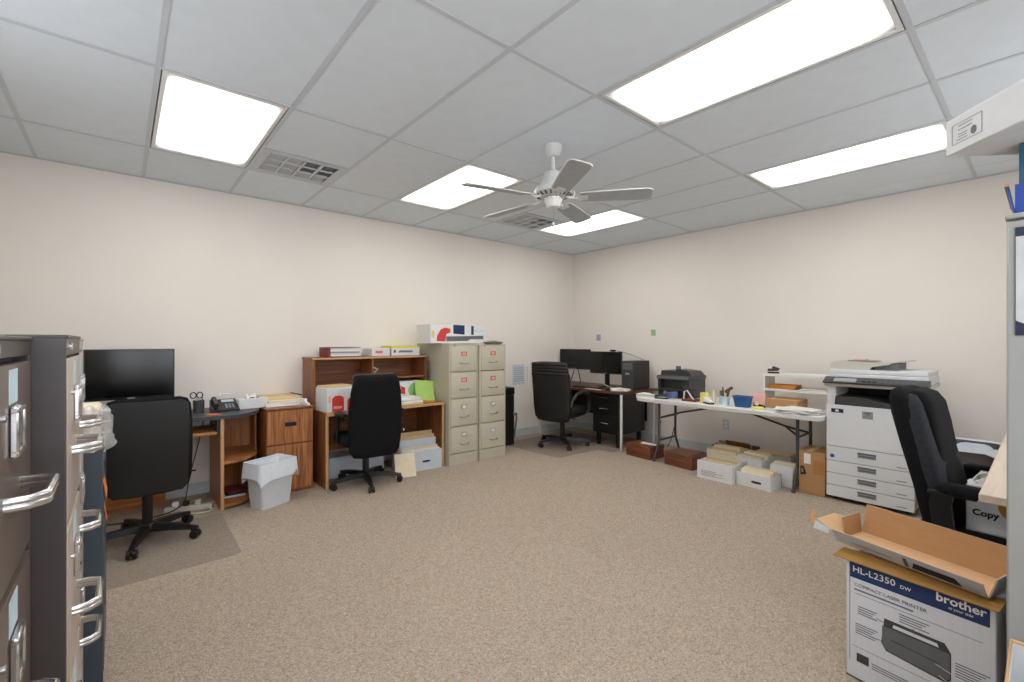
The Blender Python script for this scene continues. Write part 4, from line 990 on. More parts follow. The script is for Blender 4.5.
box(-0.07, 0.07, -0.017, 0.017, 0, 0.012, 0.003).build('base', 'blackplastic', t)
B().prism([(-0.07, 0.016), (0.065, 0.03), (0.068, 0.05), (0.04, 0.058), (-0.07, 0.04)], 'y', -0.015, 0.015).build('arm', 'dkgrey', t)
tag(B().grid(lambda u, v: (2.03 + 0.17 * u, 5.055 + 0.014 * v + 0.01 * math.sin(9 * u), TT + 0.065 * v + 0.006 + 0.008 * math.sin(7 * u + 2)), 12, 6).build('plastic_wrap', mat('blue_film', '#53618f', 0.25), ang=80), 'bluish plastic packet leaning on the black printer', 'packet')
t = thing('gadget_tray', 'dark red gadget tray with black and white cables right of the printer', 'tray', (2.37, 5.02, TT), 0.1)
box(-0.07, 0.08, -0.06, 0.06, 0, 0.022, 0.004).build('tray', 'maroon', t)
b = B(); b.tube([(-0.04, 0, 0.02), (-0.04, 0.01, 0.08), (-0.01, 0.0, 0.13), (0.02, -0.01, 0.09), (0.04, 0, 0.03)], 0.010, 8); b.build('strap', 'blackplastic', t)
b = B(); b.tube([(-0.06, -0.03, 0.02), (-0.05, -0.03, 0.10), (-0.02, -0.03, 0.11), (0.02, -0.03, 0.05), (0.05, -0.03, 0.02)], 0.007, 8); b.build('cord', 'paper', t)
def bowl_like(name, lb, cat, x, y, prof, m): return tag(B().lathe(prof, n=20).build(name, m, None, (x, y, TT)), lb, cat)
t = thing('crumpled_packet', 'pale yellow crumpled packet beside the dark red tray', 'packet', (2.52, 5.03, TT))
B().loft([rr(0, 0, 0.045 + 0.01 * math.sin(3 * q), 0.03, 0.025 * q, 16, 2.6) for q in range(5)]).build('body', 'pyellow', t)
t = thing('hole_punch', 'black and white hole punch on the folding table', 'hole punch', (2.60, 4.95, TT), R(-30))
box(-0.06, 0.06, -0.025, 0.025, 0, 0.015, 0.003).build('base', 'blackplastic', t)
B().prism([(-0.055, 0.02), (0.05, 0.015), (0.06, 0.025), (-0.045, 0.065)], 'y', -0.02, 0.02).build('lever', 'paper', t)
bowl_like('glue_bottle', 'tall cream glue bottle on the folding table', 'bottle', 2.60, 5.06, [(0.004, 0), (0.02, 0), (0.022, 0.08), (0.012, 0.10), (0.008, 0.13), (0.003, 0.135)], 'cream')
bowl_like('marker_pot', 'grey narrow marker pot behind the clear jar', 'pot', 2.655, 5.12, [(0.004, 0), (0.02, 0), (0.02, 0.125), (0.017, 0.125), (0.017, 0.01), (0.003, 0.01)], 'midgrey')
t = thing('pen_jar', 'light blue pen jar with brown and black pens', 'jar', (2.735, 5.01, TT))
B().lathe([(0.004, 0), (0.042, 0), (0.045, 0.085), (0.042, 0.085), (0.039, 0.006), (0.004, 0.006)], n=20).build('jar', 'ltblue', t)
for k in range(4):
    a = 1.4 * k
    tag(B().cyl((0.012 * math.cos(a), 0.012 * math.sin(a), 0.008), (0.035 * math.cos(a) + 0.01, 0.035 * math.sin(a), 0.14 + 0.012 * k), 0.006, n=8).build('pen', ('ink', 'brownbox', 'ink', 'maroon')[k], None, (2.735, 5.01, TT)), ('black pen leaning left', 'brown pen', 'tall black pen', 'dark red pen')[k] + ' in the light blue pen jar', 'pen', 'pens in the jar')
m_ = Matrix.Translation((2.77, 5.02, TT + 0.15)) @ Matrix.Rotation(R(-35), 4, 'Y')
tag(B(m_).box(-0.045, 0.045, -0.006, 0.006, -0.014, 0.014, 0.004).build('clip_tool', 'brownbox'), 'brown clip tool lying across the pens of the jar', 'tool')
t = thing('plastic_basket', 'blue tapered plastic basket on the folding table', 'basket', (2.915, 4.99, TT))
B().loft([rr(0, 0, a, a * 0.62, z, 28, 6) for a, z in ((0.062, 0), (0.064, 0.004), (0.082, 0.10), (0.079, 0.10), (0.06, 0.008))]).build('tub', 'blue', t)
B().tube([(x, y, 0.10) for x, y, _ in rr(0, 0, 0.084, 0.053, 0, 28, 6)], 0.0045, 6, True).build('rim', 'blue', t)
m_ = Matrix.Translation((2.985, 5.13, TT)) @ Matrix.Rotation(R(-14), 4, 'X')
tag(B(m_).box(-0.07, 0.07, -0.001, 0.001, 0.001, 0.13).build('flyer', 'pink'), 'pink sheet leaning between the blue basket and the small shelf', 'flyer')
tag(B().loft([rr(0, 0, 0.05 * f, 0.04 * f, z, 18, 2.2) for z, f in ((0, 1), (0.012, 1.02), (0.022, 0.8))]).build('notepad', 'pyellow', None, (3.075, 4.945, TT), 0.3), 'pale yellow note cube before the pink sheet', 'note pad')
t = thing('tape_dispenser', 'small black tape dispenser beside the tan carton', 'tape dispenser', (3.04, 5.06, TT), 0.5)
B().prism([(-0.05, 0), (0.05, 0), (0.045, 0.02), (0.0, 0.032), (-0.025, 0.06), (-0.05, 0.05)], 'y', -0.012, 0.012).build('body', 'blackplastic', t)
B().cyl((-0.026, -0.015, 0.04), (-0.026, 0.015, 0.04), 0.02, n=16).build('roll', 'cream', t)

# desktop shelf riser
t = thing('desktop_shelf', 'white two tier desktop shelf standing on the folding table', 'shelf', (2.975, 5.30, TT))
for x in (0, 0.585): box(x, x + 0.022, 0, 0.26, 0, 0.285, 0.001).build('side', 'white', t)
box(-0.004, 0.611, -0.004, 0.264, 0.285, 0.309, 0.001).build('top', 'white', t)
box(0.022, 0.585, 0, 0.26, 0.145, 0.165, 0.001).build('shelf', 'white', t)
t = thing('small_carton', 'flat tan carton under the white desktop shelf', 'box', (3.145, 5.19, TT))
box(-0.085, 0.19, -0.06, 0.22, 0, 0.082, 0.003).build('body', 'card', t)
box(-0.085, 0.19, -0.02, 0.02, 0.0822, 0.083).build('tape', 'manila', t)
for k in range(4):
    sheet(('bottom', 'lower', 'upper', 'top')[k] + ' orange envelope of the stack on the white desktop shelf', 'envelope', 3.135 + 0.012 * (k % 2), 5.40, TT + 0.1655 + 0.0095 * k, 0.24, 0.19, 0.06 * (k - 1.5), 'envel', 'envelope', 0.009, 'envelopes on the desktop shelf')
for k in range(2):
    sheet(('lower', 'upper')[k] + ' white sheet right of the orange envelopes', 'paper', 3.40, 5.40, TT + 0.1655 + 0.008 * k, 0.21, 0.18, 0.1 * k, ('cream', 'paper')[k], 'paper_stack', 0.007, 'sheets on the desktop shelf')
t = thing('stapler', 'small black stapling device on top of the white desktop shelf', 'stapler', (3.04, 5.40, TT + 0.3095), 0.2)
box(-0.05, 0.05, -0.02, 0.02, 0, 0.014, 0.003).build('base', 'blackplastic', t)
B().prism([(-0.05, 0.02), (0.04, 0.024), (0.055, 0.05), (0.0, 0.07), (-0.05, 0.04)], 'y', -0.016, 0.016).build('body', 'dkgrey', t)
box(-0.045, -0.01, -0.018, 0.018, 0.045, 0.066, 0.003).build('cap', 'paper', t)
sheet('white sheet lying on top of the desktop shelf', 'paper', 3.33, 5.42, TT + 0.3095, 0.30, 0.16, 0.05, 'paper', h=0.004)
t = thing('paper_pile', 'spread white sheets at the right end of the folding table', 'papers', (3.38, 4.995, TT), 0.0)
for k in range(7): box(-0.14, 0.14, -0.10, 0.10, 0.0055 * k, 0.0055 * k + 0.005).build('sheet', 'paper', t, (0.03 * math.sin(2.3 * k), 0.015 * math.cos(3.1 * k), 0), 0.35 * math.sin(1.7 * k))
sheet('lilac paper slip beside the spread white sheets', 'paper', 3.17, 4.96, TT, 0.14, 0.10, 0.4, mat('lilac', '#d8d2dc', 0.8))

# ------------------------------------------------------------------ floor boxes under the table
def brown_case(label, loc, rz):
    t = thing('card_file_box', label, 'file box', loc, rz, 'brown card file boxes on the carpet')
    box(-0.165, 0.165, -0.13, 0.13, 0, 0.095, 0.003).build('body', 'brownbox', t)
    box(-0.169, 0.169, -0.134, 0.134, 0.097, 0.142, 0.004).build('lid', 'brownbox', t)
    box(-0.10, 0.10, -0.1355, -0.134, 0.122, 0.126).build('lid_groove', 'ink', t)
    box(0.135, 0.1345 + 0.02, -0.1348, 0.1348, 0.142, 0.1428).build('corner_strip', 'ink', t)
    return t
brown_case('brown woodgrain file box with a paper on its lid by the corner desk leg', (1.775, 5.09, 0), R(-4))
brown_case('brown woodgrain file box standing alone in front of the folding table', (2.29, 5.06, 0), R(-6))
tag(B(Matrix.Translation((1.84, 5.13, 0.1435))).grid(lambda u, v: (-0.10 + 0.22 * u, -0.08 + 0.12 * v, 0.002 + 0.02 * max(0, u - .7) + 0.01 * math.sin(4 * v)), 8, 5).build('paper_sheet', 'paper'), 'crumpled white paper on the left brown file box', 'paper')
bankers_box('file_box', 'white file box with printed lines at the front left of the carton group', (2.745, 4.93, 0), R(0), 0.335, 0.33, 0.165, 'boxwhite', [(-0.10, 0.15, 'paper', 0.1), (-0.05, 0.16, 'cream', 0.1), (0.02, 0.17, 'manila', 0.05), (0.09, 0.185, 'cream', 0.05)], hole=False, sub='folder in the front left white file box')
bb_ = [o for o in C.objects if o.get('label') == 'white file box with printed lines at the front left of the carton group'][0]
for k in range(4): box(-0.13, 0.02 + 0.06 * (k % 2), -0.166, -0.1652, 0.075 - 0.014 * k, 0.079 - 0.014 * k).build('printed_line', 'greyink', bb_)
bankers_box('file_box', 'white file box with tall cream folders behind the printed line box', (2.62, 5.32, 0), R(2), 0.30, 0.30, 0.20, 'cream', [(-0.08, 0.21, 'manila', 0.05), (0.0, 0.22, 'cream', 0.05), (0.08, 0.215, 'manila', 0.03)], hole=False, sub='folder in the cream sided box under the table')
bankers_box('file_box', 'white file box of manila folders in the middle of the carton group', (2.93, 5.24, 0), R(-8), 0.28, 0.28, 0.19, 'boxwhite', [(-0.10, 0.20, 'cream', 0.05), (-0.05, 0.205, 'manila', 0.05), (0.02, 0.21, 'paper', 0.04), (0.08, 0.22, 'manila', 0.05)], hole=False, sub='folder in the middle white file box')
bankers_box('carton', 'brown open carton with dark flap behind the file boxes', (2.56, 5.65, 0), R(0), 0.40, 0.30, 0.17, 'brownbox', [(0.0, 0.20, 'grey', 0.05)], hole=False, sub='folder in the brown open carton')
m_ = Matrix.Translation((2.66, 5.496, 0.178)) @ Matrix.Rotation(R(28), 4, 'X')
tag(B(m_).box(-0.12, 0.13, -0.003, 0.003, 0, 0.09).build('carton_flap', 'brownbox'), 'loose brown board resting on the open carton rim', 'board')
bankers_box('file_box', 'low white file box with black hand hole at the front of the group', (3.08, 4.93, 0), R(-3), 0.30, 0.22, 0.12, 'boxwhite', [(-0.09, 0.14, 'cream', -0.25), (-0.06, 0.145, 'cream', -0.25), (-0.03, 0.15, 'cream', -0.25), (0.0, 0.15, 'manila', -0.22), (0.03, 0.15, 'cream', -0.2)], sub='folder leaning in the low white file box')
bankers_box('file_box', 'white file box with leaning folders beside the right table leg', (3.205, 5.20, 0), R(-3), 0.24, 0.26, 0.13, 'boxwhite', [(-0.10, 0.17, 'paper', -0.3), (-0.065, 0.18, 'cream', -0.3), (-0.03, 0.185, 'paper', -0.28), (0.01, 0.19, 'manila', -0.25), (0.05, 0.17, 'cream', -0.25)], hole=False, sub='folder leaning in the box by the right table leg')
sheet('tan board lying behind the leaning folders', 'board', 2.98, 5.62, 0.16, 0.32, 0.16, 0.0, 'manila', 'cardboard_sheet', 0.02)
tag(box(-0.17, 0.17, -0.09, 0.09, 0, 0.159, 0.003).build('file_box', 'boxblue', None, (2.98, 5.63, 0)), 'pale blue closed box under the tan board by the wall', 'file box')

t = thing('shipping_carton', 'brown shipping carton with black arrow mark beside the copier', 'box', (3.382, 5.02, 0), R(0))
box(0, 0.20, 0, 0.30, 0, 0.37, 0.003).build('carton', 'card', t)
box(0.04, 0.092, -0.0012, -0.0002, 0.26, 0.35).build('shipping_label', 'paper', t)
box(0.055, 0.10, -0.0008, 0.30, 0.3702, 0.371).build('tape', 'manila', t)
B().prism([(0.012, 0.155), (0.055, 0.165), (0.058, 0.18), (0.040, 0.235), (0.012, 0.235)], 'y', -0.001, -0.0002).build('printed_mark', 'ink', t)
B().prism([(0.022, 0.180), (0.036, 0.183), (0.030, 0.215), (0.022, 0.215)], 'y', -0.0016, -0.001).build('printed_mark', 'card', t)
box(0.11, 0.19, -0.001, -0.0002, 0.18, 0.30).build('orange_patch', mat('card_orange', '#b07a48', 0.85), t)  # plain orange-brown rectangle on the carton front

# ------------------------------------------------------------------ copier
t = thing('copier', 'large white office copier with four paper drawers beside the folding table', 'copier', (3.595, 5.00, 0))
W_, D_ = 0.565, 0.60
b = B(); b.box(0.0, W_, 0.02, D_, 0.035, 0.80, 0.006); b.build('body', 'copierside', t)
for z0, z1 in ((0.035, 0.128), (0.132, 0.228), (0.232, 0.332), (0.336, 0.452)):
    d_ = box(0.0, W_, 0.0, 0.022, z0, z1, 0.003).build('paper_drawer', 'copier', t)
    zc = z0 + (z1 - z0) * 0.62
    b = B(); b.box(0.215, 0.335, -0.002, 0.001, zc - 0.021, zc + 0.021); b.build('handle_recess', 'grey', d_)
    b = B(); b.box(0.215, 0.335, -0.007, -0.001, zc + 0.009, zc + 0.021, 0.002); b.box(0.225, 0.325, -0.004, -0.001, zc - 0.013, zc - 0.004, 0.001); b.build('handle', 'midgrey', d_)
    box(0.46, 0.52, -0.0008, 0.0, z0 + 0.02, z0 + 0.028).build('drawer_mark', 'grey', d_)
box(0.0, W_, 0.0, 0.022, 0.456, 0.80, 0.004).build('front_door', 'copier', t)
box(0.035, 0.12, -0.0012, 0, 0.735, 0.768, 0.0004).build('brand_plate', 'navyd', t)
B().prism([(0.062, 0.744), (0.088, 0.742), (0.086, 0.760), (0.066, 0.761)], 'y', -0.0019, -0.0012).build('brand_mark', 'boxwhite', t)
box(0.245, 0.315, -0.0012, 0, 0.705, 0.765).build('sticker', 'grey', t)
B().prism([(0.262, 0.715), (0.302, 0.752), (0.302, 0.758), (0.258, 0.755), (0.258, 0.748), (0.285, 0.745)], 'y', -0.0018, -0.0012).build('sticker_mark', 'midgrey', t)
B().prism([(0.042 + 0.016 * math.cos(a), 0.372 + 0.016 * math.sin(a)) for a in [2 * PI * k / 16 for k in range(16)]], 'y', -0.0012, -0.0002).build('round_sticker', 'blue', t)
b = B(); b.box(0.0, 0.06, 0.03, D_, 0.80, 0.955); b.box(0.06, W_, 0.42, D_, 0.80, 0.955); b.box(W_ - 0.09, W_, 0.10, D_, 0.80, 0.955, 0.004); b.build('arm_column', 'copier', t)
B().prism([(0.055, 0.80), (W_ - 0.09, 0.80), (W_ - 0.10, 0.825), (0.30, 0.86), (0.24, 0.872), (0.062, 0.872)], 'y', 0.01, 0.40).build('output_tray', 'dkgrey', t)
box(0.06, W_ - 0.09, 0.41, 0.42, 0.80, 0.955).build('output_recess', 'ink', t)
box(-0.008, W_ + 0.075, -0.03, D_, 0.955, 0.985, 0.006).build('scanner_base', 'copierside', t)
B().prism([(-0.055, 0.980), (-0.058, 0.992), (0.03, 1.030), (0.10, 1.030), (0.10, 0.980)], 'x', -0.012, W_ + 0.08).build('control_panel', 'dkgrey', t)
mp = basis((0.06, -0.058 + 0.012, 0.9975), (1, 0, 0), (0, 0.088, 0.038))
B(mp).box(0.0, 0.15, 0.0, 0.06, 0.0, 0.003).build('touch_screen', 'greycab', t)
for k in range(10): B(mp).box(0.19 + 0.034 * k, 0.213 + 0.034 * k, 0.012, 0.03, 0.0, 0.003, 0.001).build('button', 'midgrey' if k > 2 else 'ink', t)
box(0.0, W_ + 0.07, 0.07, D_, 0.985, 1.055, 0.006).build('scanner_bed', 'copier', t)
box(0.005, W_ + 0.065, 0.08, D_ - 0.01, 1.057, 1.092, 0.008, 2).build('platen_cover', 'copier', t)
B().prism([(0.0, 1.093), (0.27, 1.093), (0.28, 1.115), (0.40, 1.14), (0.40, 1.146), (0.22, 1.155), (0.03, 1.158), (0.0, 1.14)], 'y', 0.11, D_ - 0.04).build('document_feeder', 'copierside', t)
B().prism([(0.30, 1.135), (0.50, 1.165), (0.50, 1.172), (0.30, 1.146)], 'y', 0.16, D_ - 0.08).build('feeder_tray', 'copierside', t)
B().prism([(0.285, 1.094), (0.44, 1.094), (0.44, 1.148), (0.30, 1.128)], 'y', 0.15, D_ - 0.09).build('feeder_recess', 'midgrey', t)
b = B()
for x in (0.05, W_ - 0.05):
    for y in (0.08, D_ - 0.08): b.cyl((x - 0.012, y, 0.02), (x + 0.012, y, 0.02), 0.02, n=12)
b.box(0.02, W_ - 0.02, 0.03, D_ - 0.03, 0.02, 0.036)
b.build('caster_base', 'blackplastic', t)
box(W_ - 0.002, W_ + 0.003, 0.08, D_ - 0.06, 0.47, 0.78, 0.002).build('side_panel', 'copierside', t)
t = thing('pad', 'pinkish pad with grey edge on top of the copier feeder', 'pad', (3.78, 5.30, 1.1585))
box(-0.09, 0.11, -0.07, 0.07, 0, 0.007, 0.002).build('pad', 'grey', t); box(-0.05, 0.03, -0.05, 0.05, 0.007, 0.02, 0.005).build('pack', 'pink', t)

# ------------------------------------------------------------------ right side things
t = thing('wastebasket', 'grey bin with white liner near the back wall behind the armchair', 'wastebasket', (4.44, 5.36, 0), R(0))
B().loft([ring_rect(0, 0, 0.12 + 0.025 * q, 0.15 + 0.025 * q, 0.55 * q, p=5) for q in (0, 0.03, 0.5, 1.0)] + [ring_rect(0, 0, 0.14, 0.17, 0.55, p=5), ring_rect(0, 0, 0.115, 0.145, 0.01, p=5)]).build('bin', mat('dark_bin', '#5d5955', 0.5), t)
bag(0.147, 0.178, 0.555, 0.035, 9, 0.16).build('liner', 'bag', t, ang=80)

# copy paper carton standing on the armchair seat
t = thing('paper_carton', 'white copy paper carton with amber disc on the armchair seat', 'box', (4.685, 3.56, 0.476), R(-4))
cw, cd, ch = 0.21, 0.36, 0.205
for a in ((-cw / 2, cw / 2, -cd / 2, -cd / 2 + 0.005), (-cw / 2, cw / 2, cd / 2 - 0.005, cd / 2), (-cw / 2, -cw / 2 + 0.005, -cd / 2, cd / 2), (cw / 2 - 0.005, cw / 2, -cd / 2, cd / 2)):
    box(*a, 0, ch).build('side', 'boxwhite', t)
box(-cw / 2, cw / 2, -cd / 2, cd / 2, 0, 0.005).build('bottom', 'boxwhite', t)
text('Copy', 0.038, 'ink', t, (-0.085, -cd / 2 - 0.0008, 0.075), (1, 0, 0), (0, 0, 1), bold=0.0014)
B().prism([(0.06 + 0.065 * math.cos(a), 0.135 + 0.065 * math.sin(a)) for a in [2 * PI * k / 28 for k in range(28)] if 0.06 + 0.065 * math.cos(a) <= cw / 2], 'y', -cd / 2 - 0.001, -cd / 2 - 0.0002).build('printed_disc', 'amber', t)
rnd = random.Random(4)
base_m = Matrix.Translation((4.685, 3.56, 0.476)) @ Matrix.Rotation(R(-4), 4, 'Z')
box(-cw / 2 + 0.006, cw / 2 - 0.006, -cd / 2 + 0.006, cd / 2 - 0.006, 0.006, 0.158).build('paper_fill', 'cream', t)
for k in range(18):
    x = -0.07 + 0.07 * (k % 3) + rnd.uniform(-0.008, 0.008); y = -0.14 + 0.055 * (k // 3)
    mm = base_m @ Matrix.Translation((x, y, 0.163)) @ Matrix.Rotation(rnd.uniform(0, 3.1), 4, 'Z') @ Matrix.Rotation(rnd.uniform(0.1, 0.6), 4, 'X')
    p1, p2 = rnd.uniform(0, 6), rnd.uniform(0, 6)
    tag(B(mm).grid(lambda u, v: (-0.034 + 0.068 * u, 0.016 * math.sin(6 * v + p1) + 0.006 * math.sin(9 * u), 0.052 * v + 0.010 * math.sin(7 * u + p2)), 6, 6).build('paper_strip', ('paper', 'cream', 'boxwhite')[k % 3], ang=25), 'crumpled whitish paper strip in the copy paper carton', 'paper strip', 'paper strips in the copy carton')

# printer carton on the floor (facing -y) and the open cardboard tray on it
t = thing('printer_carton', 'white corrugated printer carton with navy band on the floor at the lower right', 'box', (4.285, 2.675, 0), R(-8))
bw, bd, bh = 0.42, 0.30, 0.468
m_cor = mat('corrugated_white', '#d7d9de', 0.75, var=0.035, scale=9, stretch=(22, 22, 0.4))
box(0, bw, 0, bd, 0, bh, 0.003).build('carton', m_cor, t)
fy = -0.0004
def fp(pts, m, name='printed_patch', d=0.0006): return B().prism(pts, 'y', fy - d, fy).build(name, m, t)
fp([(0.014, bh - 0.072), (bw - 0.014, bh - 0.072), (bw - 0.014, bh - 0.006), (0.014, bh - 0.006)], 'navy', 'printed_band')
fp([(0.012, bh - 0.4), (0.0135, bh - 0.4), (0.0135, bh - 0.006), (0.012, bh - 0.006)], 'navy', 'printed_line')
text('HL-L2350', 0.034, 'paper', t, (0.022, fy - 0.001, bh - 0.048), (1, 0, 0), (0, 0, 1))
text('DW', 0.018, 'paper', t, (0.172, fy - 0.001, bh - 0.048), (1, 0, 0), (0, 0, 1))
text('brother', 0.040, 'paper', t, (0.272, fy - 0.001, bh - 0.042), (1, 0, 0), (0, 0, 1), bold=0.0008)
text('at your side', 0.013, 'paper', t, (0.305, fy - 0.001, bh - 0.058), (1, 0, 0), (0, 0, 1))
text('COMPACT LASER PRINTER', 0.0185, 'greyink', t, (0.028, fy - 0.001, bh - 0.102), (1, 0, 0), (0, 0, 1))
fp([(0.028, bh - 0.118), (0.21, bh - 0.118), (0.21, bh - 0.112), (0.028, bh - 0.112)], 'greyink', 'printed_line')
fp([(0.03, bh - 0.131), (bw - 0.03, bh - 0.131), (bw - 0.03, bh - 0.1295), (0.03, bh - 0.1295)], 'greyink', 'printed_line')
# printed picture of the printer
fp([(0.115, 0.19), (0.125, 0.285), (0.295, 0.285), (0.312, 0.258), (0.312, 0.165), (0.295, 0.150), (0.13, 0.165)], 'dkgrey', 'printed_picture')
fp([(0.118, 0.192), (0.118, 0.255), (0.308, 0.255), (0.308, 0.168), (0.290, 0.156), (0.13, 0.17)], 'midgrey', 'printed_picture', 0.0010)
fp([(0.15, 0.262), (0.28, 0.262), (0.276, 0.274), (0.153, 0.274)], 'boxwhite', 'printed_picture', 0.0012)
fp([(0.145, 0.212), (0.285, 0.205), (0.285, 0.208), (0.145, 0.215)], 'dkgrey', 'printed_picture', 0.0014)
for x0, z0, n_, w_ in ((0.04, 0.288, 4, 0.062), (0.17, 0.322, 4, 0.085), (0.032, 0.218, 5, 0.072), (0.322, 0.232, 6, 0.085), (0.322, 0.158, 4, 0.08), (0.085, 0.088, 3, 0.12)):
    for k in range(n_):
        fp([(x0, z0 - 0.009 * k), (x0 + w_ * (1 - 0.12 * (k % 3)), z0 - 0.009 * k), (x0 + w_ * (1 - 0.12 * (k % 3)), z0 - 0.009 * k + 0.0035), (x0, z0 - 0.009 * k + 0.0035)], 'greyink', 'printed_line')
for a, b_ in (((0.10, 0.272), (0.135, 0.265)), ((0.105, 0.195), (0.14, 0.192)), ((0.21, 0.29), (0.212, 0.268)), ((0.27, 0.20), (0.36, 0.176)), ((0.28, 0.165), (0.33, 0.14))):
    fp([(a[0], a[1]), (b_[0], b_[1]), (b_[0] + 0.0018, b_[1] + 0.0012), (a[0] + 0.0018, a[1] + 0.0012)], 'paper' if a[0] > .25 else 'greyink', 'leader_line', 0.0016)
fp([(0.02, 0.128), (bw - 0.05, 0.128), (bw - 0.05, 0.1292), (0.02, 0.1292)], 'greyink', 'printed_line')
fp([(0.036, 0.072), (0.076, 0.072), (0.076, 0.106), (0.036, 0.106)], 'dkgrey')
fp([(0.0, 0.0), (bw, 0.0), (bw, 0.006), (0.0, 0.006)], 'ink', 'bottom_edge')
# flaps peeking out
for a in ((-0.035, bw + 0.012, -0.03, 0.07),):
    B(Matrix.Translation((0, 0, bh + 0.001)) @ Matrix.Rotation(R(3), 4, 'X')).box(a[0], a[1], a[2], a[3], 0.0, 0.004).build('flap', 'cardd', t)
B(Matrix.Translation((0, bd - 0.02, bh + 0.001)) @ Matrix.Rotation(R(75), 4, 'X')).box(0.08, bw - 0.03, 0.0, 0.115, 0, 0.004).build('flap', 'cardd', t)

t = thing('cardboard_tray', 'open long cardboard tray with grey outside lying on the printer carton', 'tray', (4.235, 2.755, 0.492), R(-14))
t.rotation_euler = (0, R(1.5), R(-14))
Lx, Wy, hh = 0.46, 0.19, 0.085
box(0, Lx, 0, Wy, 0, 0.004).build('bottom', 'cardl', t)
def wallp(p0, p1, out, h, lean, m_in, m_out):
    """a leaning side: inner board and printed outer skin"""
    p0, p1 = Vector(p0), Vector(p1); up = Vector((out[0] * lean, out[1] * lean, 1)) * h; o = Vector((out[0], out[1], 0)) * 0.003
    for m_, q0, q1 in ((m_in, Vector((0, 0, 0)), o), (m_out, o * 1.05, o * 1.5)):
        b = B(); ring = [p0 + q0, p1 + q0, p1 + q1, p0 + q1]
        b.loft([[tuple(v) for v in ring], [tuple(v + up) for v in ring]]); b.build('side', m_, t)
grey_print = mat('grey_print', '#b4b6b9', 0.7, var=0.04)
wallp((0, 0, 0.004), (Lx, 0, 0.004), (0, -1), 0.055, 0.75, 'cardl', grey_print)
wallp((0, Wy, 0.004), (Lx, Wy, 0.004), (0, 1), 0.115, 0.25, 'card', grey_print)
wallp((Lx, 0, 0.004), (Lx, Wy, 0.004), (1, 0), 0.07, 0.25, 'cardl', grey_print)
wallp((0.0, 0.06, 0.004), (0.0, Wy, 0.004), (-1, 0), 0.08, 0.15, 'card', grey_print)
def flap(pts, m_):
    P = [Vector(p) for p in pts]; n = (P[1] - P[0]).cross(P[2] - P[0]).normalized() * 0.003
    B().loft([[tuple(p) for p in P], [tuple(p + n) for p in P]]).build('flap', m_, t)
flap([(-0.004, -0.035, 0.05), (-0.004, 0.055, 0.006), (-0.02, 0.10, 0.075), (-0.055, 0.075, 0.085), (-0.085, 0.0, 0.062)], 'cardl')
flap([(-0.088, 0.0, 0.062), (-0.075, -0.035, 0.035), (-0.105, -0.02, 0.075), (-0.11, 0.02, 0.10)], 'card')
flap([(-0.006, -0.04, 0.05), (-0.085, -0.005, 0.055), (-0.078, -0.035, 0.03), (-0.006, -0.05, 0.035)], grey_print)
up_ = Vector((0, -0.75, 1)).normalized()
mo = basis((0, -0.0047, 0.004), (1, 0, 0), tuple(up_))
for (pts, m_) in (([(0.26, 0.008), (0.40, 0.008), (0.385, 0.04), (0.27, 0.04)], 'ink'), ([(0.238, 0.004), (0.25, 0.004), (0.25, 0.05), (0.238, 0.05)], 'dkgrey'), ([(0.06, 0.02), (0.20, 0.02), (0.20, 0.026), (0.06, 0.026)], 'grey')):
    B(mo).prism(pts, 'z', 0.0004, 0.0012).build('printed_patch', m_, t)

# white bin at the lower right corner
t = thing('storage_bin', 'white storage box with tan rim at the lower right corner', 'storage box', (4.745, 2.05, 0))
for a in ((0, 0.40, 0, 0.005), (0, 0.40, 0.225, 0.23), (0, 0.005, 0.005, 0.225), (0.395, 0.40, 0.005, 0.225)): box(*a, 0, 0.525).build('side', 'boxwhite', t)
box(0.005, 0.395, 0.005, 0.225, 0, 0.006).build('bottom', 'boxwhite', t)
B().tube([(0, 0, 0.528), (0.40, 0, 0.528), (0.40, 0.23, 0.528), (0, 0.23, 0.528)], 0.006, 6, True).build('rim', 'cardl', t)

# notice hanging on the grey cabinet
t = thing('wall_notice', 'white notice with navy corners hanging on the grey storage cabinet', 'notice', (4.752, 2.299, 0))
box(0, 0.26, -0.003, -0.0005, 1.345, 1.635).build('backing', 'navyd', t)
B().prism([(0.001, 1.385), (0.04, 1.362), (0.259, 1.362), (0.259, 1.61), (0.001, 1.61)], 'y', -0.0045, -0.003).build('sheet', mat('notice_stock', '#c4c6c7', 0.8), t)
box(0.024, 0.20, -0.0052, -0.0045, 1.575, 1.59).build('printed_line', 'ink', t)
box(0.024, 0.18, -0.0052, -0.0045, 1.548, 1.563).build('printed_line', 'ink', t)

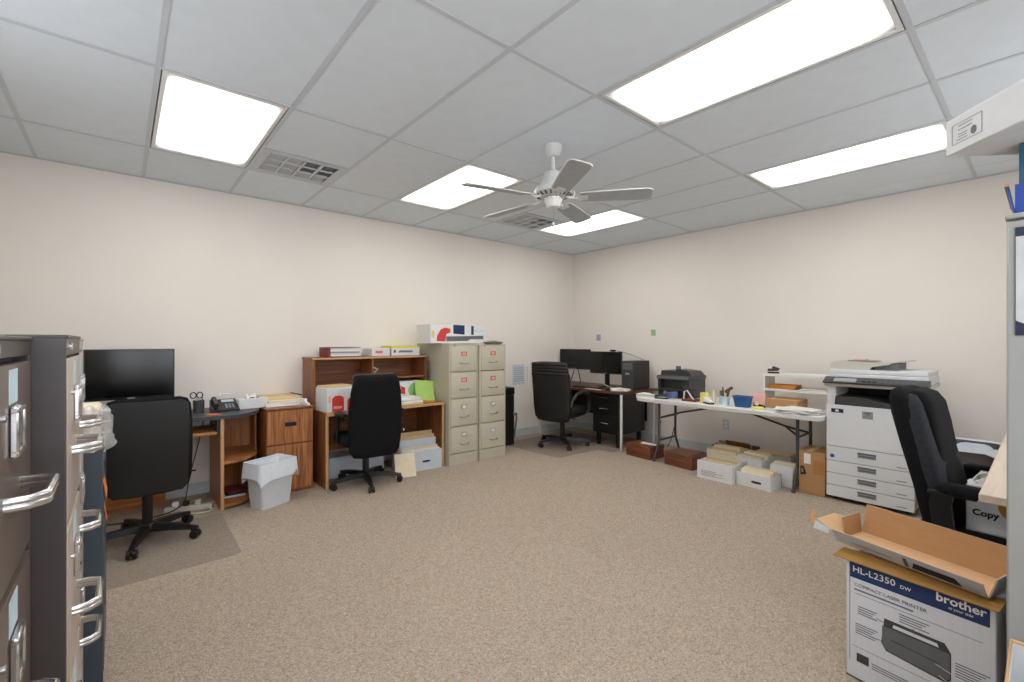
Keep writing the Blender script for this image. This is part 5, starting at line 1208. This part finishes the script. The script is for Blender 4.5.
# stack on the grey cabinet
ZT = 1.6755
t = thing('file_tray', 'royal blue open file tray on the grey storage cabinet', 'tray', (4.75, 2.34, ZT))
box(0, 0.28, 0, 0.34, 0, 0.004).build('bottom', 'royal', t)
box(0, 0.28, 0, 0.004, 0.004, 0.085).build('side', 'royal', t); box(0, 0.28, 0.336, 0.34, 0.004, 0.085).build('side', 'royal', t)
B().prism([(0.004, 0.0), (0.0, 0.0), (-0.018, 0.085), (-0.014, 0.085)], 'y', 0.0, 0.34).build('side', 'royal', t)
box(-0.020, -0.012, -0.001, 0.341, 0.083, 0.09).build('rim', 'amber', t)
for k, (m, h, lb) in enumerate((('blue', 0.075, 'lower teal blue binder standing out over the royal blue tray'), (mat('teal', '#1f5876', 0.5), 0.12, 'upper teal blue binder right under the white carton'))):
    t = thing('ring_binder', lb, 'binder', (4.757, 2.36, ZT + 0.0045 + 0.077 * k))
    box(0, 0.25, 0, 0.005, 0, h).build('cover', m, t); box(0, 0.25, 0.29, 0.295, 0, h).build('cover', m, t); box(0, 0.004, 0.005, 0.29, 0, h).build('spine', m, t)
    box(0.006, 0.24, 0.006, 0.289, 0.004, h - 0.004).build('papers', 'paper', t)
t = thing('flat_carton', 'large flat white carton overhanging the top of the storage cabinet', 'box', (4.61, 2.345, 1.8785), R(43))
box(0, 0.62, -0.48, 0.0, 0, 0.105, 0.003).build('carton', 'boxwhite', t)
b = B()
for a in ((-0.12, -0.025, 0.024, 0.025), (-0.12, -0.025, 0.080, 0.081), (-0.121, -0.12, 0.024, 0.081), (-0.025, -0.024, 0.024, 0.081)): b.box(-0.001, -0.0002, *a)
b.build('printed_frame', 'greyink', t)
for k, (y0, y1, z) in enumerate(((-0.045, -0.09, 0.071), (-0.045, -0.09, 0.060), (-0.045, -0.075, 0.047), (-0.045, -0.072, 0.040), (-0.04, -0.075, 0.032))):
    box(-0.001, -0.0002, y1, y0, z, z + 0.0025).build('printed_line', 'grey', t)
B().prism([(-0.095 + 0.009 * math.cos(a), 0.042 + 0.012 * math.sin(a)) for a in [2 * PI * k / 16 for k in range(16)]], 'x', -0.001, -0.0002).build('printed_seal', 'greyink', t)
for k in range(4): box(-0.001, -0.0002, -0.275 - 0.014 * k, -0.266 - 0.014 * k, 0.055 - 0.002 * (k % 2), 0.068).build('printed_mark', 'grey', t)
box(0.02, 0.10, -0.36, -0.28, -0.012, -0.0005).build('foam_foot', 'ink', t)
